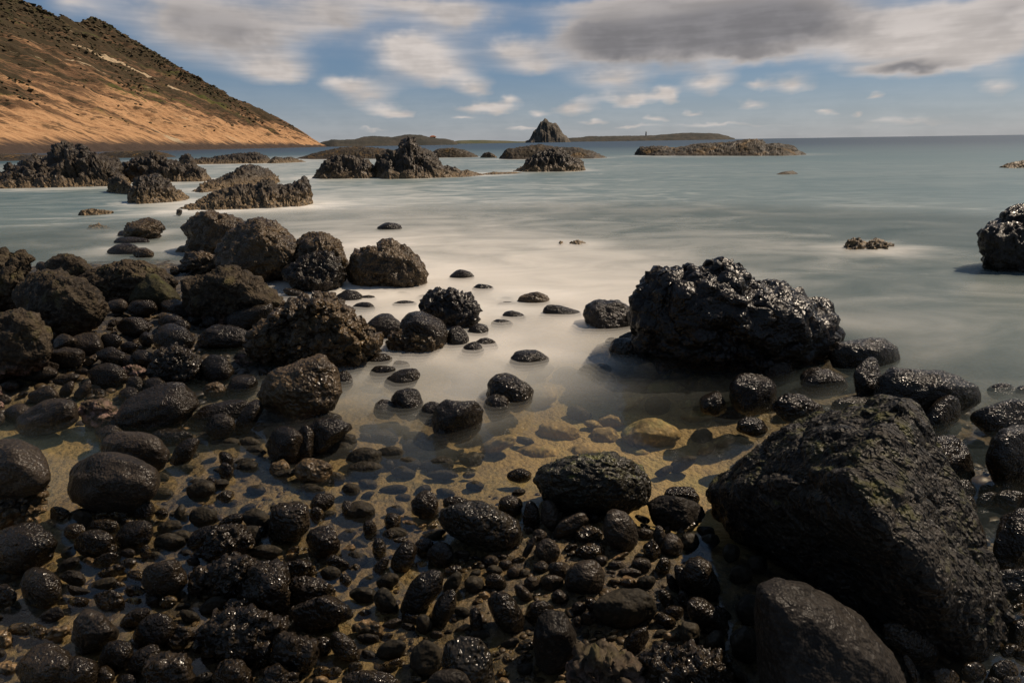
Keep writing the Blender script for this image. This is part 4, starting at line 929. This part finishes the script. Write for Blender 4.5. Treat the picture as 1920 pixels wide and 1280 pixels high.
for _ in range(900):
    x, y = rsd.uniform(300, 900), rsd.uniform(815, 1010)
    if y < 1000 - (x - 300) * .22 and x < 480 and y > 990: continue
    w_ = rsd.uniform(26, 66) * (.75 + .4 * (y - 815) / 200)
    if any(abs(x - q[0]) < (w_ + q[2]) * .5 and abs(y - q[1]) < (w_ + q[2]) * .34 for q in placed): continue
    placed.append((x, y, w_)); h_ = w_ * rsd.uniform(.5, .72)
    rock('c', (x - w_ / 2, y - h_ / 2, x + w_ / 2, y + h_ / 2), 'sunkdark', tilt=rsd.choice([0, -12, -22, 10]), name='sunken_stone', cat='stone',
         label='dim oval stone drowned in the shallows of the ochre flat', group='drowned stones of the ochre flat')
    if len(placed) > 62: break
PB = [(732,1014,782,1072,-58),(698,1042,730,1078,-40),(698,1008,724,1046),(778,1008,814,1042),(800,1014,852,1062),(720,960,752,992),(680,974,707,1006),(716,992,744,1012),(735,1006,767,1022,-10),
 (830,1058,867,1082,-20),(806,1104,857,1178,-55),(909,1074,950,1108,20),(880,1138,906,1188,80),(984,1124,1038,1168),(830,930,882,954),(934,928,980,968),(770,918,822,968),(950,877,997,902),(980,938,1012,992)]
Gp('c', 'wet', 'smooth black cobble near the pitted boulder and slanting oval boulder', 'cobbles around the pitted boulder', PB)
Gp('c', 'drycob', 'pebble-sized dull stone between ribbed boulder and drowned brown slab', 'dull pebbles below the ribbed boulder',
 [(1004,1008,1050,1058),(979,1004,1007,1048,-60),(984,987,999,1004),(999,991,1026,1016),(1224,984,1250,1034,80),(1238,998,1282,1042),(1246,984,1258,1004),(1184,1044,1222,1074,20),(1191,989,1227,1012),
  (1027,1052,1072,1084,10),(1011,1077,1057,1108),(982,1080,1012,1108),(964,1094,1000,1130,40),(1034,1104,1067,1132),(1071,1127,1100,1152),(1089,1144,1117,1172),(1074,1154,1092,1176),(1084,1104,1102,1117),
  (1159,1064,1203,1082),(950,1060,975,1085),(1000,1050,1030,1075),(935,1048,960,1068),(1115,1040,1140,1062),(1140,1050,1170,1068),(905,1040,935,1062)], 'pebble', 'pebble')
Gp('a', 'wetrough', 'angular wet chip among the dull pebbles below the ribbed boulder', 'angular chips below the ribbed boulder',
 [(1078,1016,1134,1050),(1078,984,1132,1022),(1096,1118,1138,1160,48),(1228,1044,1258,1078),(1205,1010,1240,1050),(1060,1085,1090,1105),(1140,1085,1165,1100)], 'pebble', 'pebble')
Gp('c', 'wet', 'glinting pebble in the row left of the long dark cobble', 'glinting pebbles by the long dark cobble',
 [(1227,1147,1268,1178,28),(1245,1134,1282,1162),(1168,1174,1217,1228,-52),(1234,1104,1264,1142,60),(1249,1074,1274,1112,62),(1264,1058,1305,1122,64),(1270,1106,1300,1148,55),(1338,1134,1372,1164,50),(1255,1085,1275,1105)], 'pebble', 'pebble')
Gp('c', 'sunkdark', 'dark drowned cobble in the shaded water by the egg-shaped boulder', 'drowned cobbles by the egg-shaped boulder',
 [(1274,998,1312,1034),(1354,1018,1388,1054),(1368,1058,1412,1094),(1378,1112,1432,1174),(1368,1172,1424,1244),(1274,1162,1312,1214),(1320,1180,1360,1230),(1310,1000,1350,1030),(1400,1040,1440,1075),(1320,1250,1400,1300)], 'sunken_stone', 'stone')
Gp('c', 'wet', 'thin dark stone in the water under the slab by the huge boulder', 'stones by the tilted slab', [(1692,1226,1734,1290,58),(1740,1250,1800,1290,20),(1800,1240,1850,1275)], 'stone', 'stone')

def inside(poly, x, y):
    c = False; j = len(poly) - 1
    for i in range(len(poly)):
        xi, yi = poly[i]; xj, yj = poly[j]
        if (yi > y) != (yj > y) and x < (xj - xi) * (y - yi) / (yj - yi) + xi: c = not c
        j = i
    return c
def pack(poly, count, s0, s1, kinds, label, group, name, cat, seed):
    rr = random.Random(seed); xs = [q[0] for q in poly]; ys = [q[1] for q in poly]; k = 0
    for _ in range(6000):
        x, y = rr.uniform(min(xs), max(xs)), rr.uniform(min(ys), max(ys))
        if not inside(poly, x, y): continue
        w_ = rr.uniform(s0, s1); h_ = w_ * rr.uniform(.5, .8)
        if any(b[0] - w_ * .22 < x < b[2] + w_ * .22 and b[1] - h_ * .2 < y < b[3] + h_ * .2 for b in BOXES): continue
        kd, mt = rr.choice(kinds)
        rock(kd, (x - w_ / 2, y - h_ / 2, x + w_ / 2, y + h_ / 2), mt, tilt=rr.choice([0, -15, -25, 12, 20, -35]), name=name, label=label, cat=cat, group=group)
        k += 1
        if k >= count: break
LK = [('c', 'wet'), ('a', 'wetrough'), ('c', 'drycob'), ('r', 'vesic'), ('l', 'lava'), ('a', 'dry')]
pack([(-40,560),(330,570),(500,640),(500,800),(330,830),(170,770),(-40,800)], 40, 40, 78, [('c', 'drycob'), ('c', 'wet'), ('a', 'wet'), ('l', 'dry')], 'mid-sized dark stone lying loose in the left heap', 'loose stones of the left heap', 'stone', 'stone', 11)
pack([(-40,560),(330,570),(500,640),(500,800),(330,830),(170,770),(-40,800)], 120, 20, 46, LK, 'small dark stone wedged between the larger rocks of the left heap', 'small stones of the left heap', 'stone', 'stone', 1)
pack([(130,940),(480,960),(690,1010),(740,1290),(-40,1290),(-40,1080)], 84, 24, 60, [('c', 'sunkdark'), ('a', 'wetrough'), ('l', 'lava'), ('c', 'sunkdark'), ('a', 'matte'), ('a', 'wet'), ('r', 'vesic')], 'small stone bedded in the ochre crust around the lava pavement', 'small stones around the lava pavement', 'stone', 'stone', 2)
pack([(690,970),(990,920),(1320,980),(1400,1290),(740,1290)], 70, 16, 44, [('a', 'lava'), ('a', 'wetrough'), ('c', 'sunkdark'), ('c', 'drycob'), ('r', 'vesic'), ('a', 'matte')], 'tiny stone filling the gaps in the shingle around the hollowed boulder', 'tiny stones in the near shingle', 'pebble', 'pebble', 3)
pack([(1500,700),(1700,700),(1920,800),(1930,1280),(1840,1280),(1800,900),(1700,740)], 30, 30, 80, [('c', 'wet'), ('a', 'wet'), ('r', 'wet')], 'small black stone in the water behind the huge boulder', 'small stones on the bay side', 'stone', 'stone', 4)
pack([(860,720),(1130,680),(1380,680),(1380,830),(1240,900),(1000,840),(900,860)], 26, 34, 80, [('s', 'sunk'), ('c', 'sunkdark'), ('s', 'sunk'), ('c', 'sunkdark')], 'mottled stone bedded in the floor of the golden pool', 'mottled stones of the pool floor', 'sunken_stone', 'stone', 5)

# ------------------------------------------------------------------ shingle filling the gaps, too small to count
rs = np.random.RandomState(12)
ZONES = [([(-60,560),(330,560),(480,600),(500,800),(330,830),(180,780),(-60,800)], 800, (.012, .04)),
         ([(690,960),(1000,900),(1320,960),(1320,1290),(700,1290)], 450, (.005, .016)),
         ([(120,930),(480,820),(700,900),(690,1290),(-60,1290),(-60,1020)], 500, (.005, .016)),
         ([(1560,740),(1960,760),(1960,1290),(1780,1290)], 300, (.02, .05))]
_, iv, ifc = ico(2)
pv, pf = [], []; n0 = 0
for poly, cnt, (s0, s1) in ZONES:
    xs = [q[0] for q in poly]; ys = [q[1] for q in poly]; k = 0; pts = []
    while k < cnt:
        x, y = rs.uniform(min(xs), max(xs)), rs.uniform(min(ys), max(ys))
        if inside(poly, x, y):
            pts.append(ground(x, y)[0]); k += 1
    pts = np.array(pts); pts[:, 2] = bed_z(pts)
    for q in pts:
        s = rs.uniform(s0, s1) * rs.uniform(.6, 1.1)
        v = iv * (1 + .22 * perlin(iv * 1.3 + rs.uniform(-50, 50, 3)))[:, None] * np.array([s * rs.uniform(.9, 1.6), s, s * rs.uniform(.5, .8)])
        a = rs.uniform(0, math.pi); ca, sa = math.cos(a), math.sin(a)
        v = np.stack([v[:, 0] * ca - v[:, 1] * sa, v[:, 0] * sa + v[:, 1] * ca, v[:, 2]], 1)
        pv.append(v + q + [0, 0, s * .15]); pf.append(ifc + n0); n0 += len(iv)
sh = link('shingle', poly_mesh('shingle', np.concatenate(pv), np.concatenate(pf)), MATS['gravelmix']); tag(sh, 'small mixed shingle filling the gaps between the rocks', kind='stuff')

bpy.context.view_layer.update()
# ------------------------------------------------------------------ within a set of like stones, size singles some of them out
sets = {}
for o in COL.objects:
    if o.get('group') and o.parent is None and o.type == 'MESH': sets.setdefault((o['label'], o['group']), []).append(o)
for (lab, grp), obs in sets.items():
    if len(obs) < 3: continue
    obs.sort(key=lambda q: -max(q.dimensions[0], q.dimensions[1]) * q.dimensions[2])
    words = ['largest', 'second largest', 'third largest'] if len(obs) > 6 else ['largest']
    for wd_, o in zip(words, obs): o['label'] = wd_ + ' ' + lab if len((wd_ + ' ' + lab).split()) <= 16 else lab
    o = obs[-1]; o['label'] = 'smallest ' + lab
    for o in obs[len(words):-1]: o['label'] = 'middling ' + lab
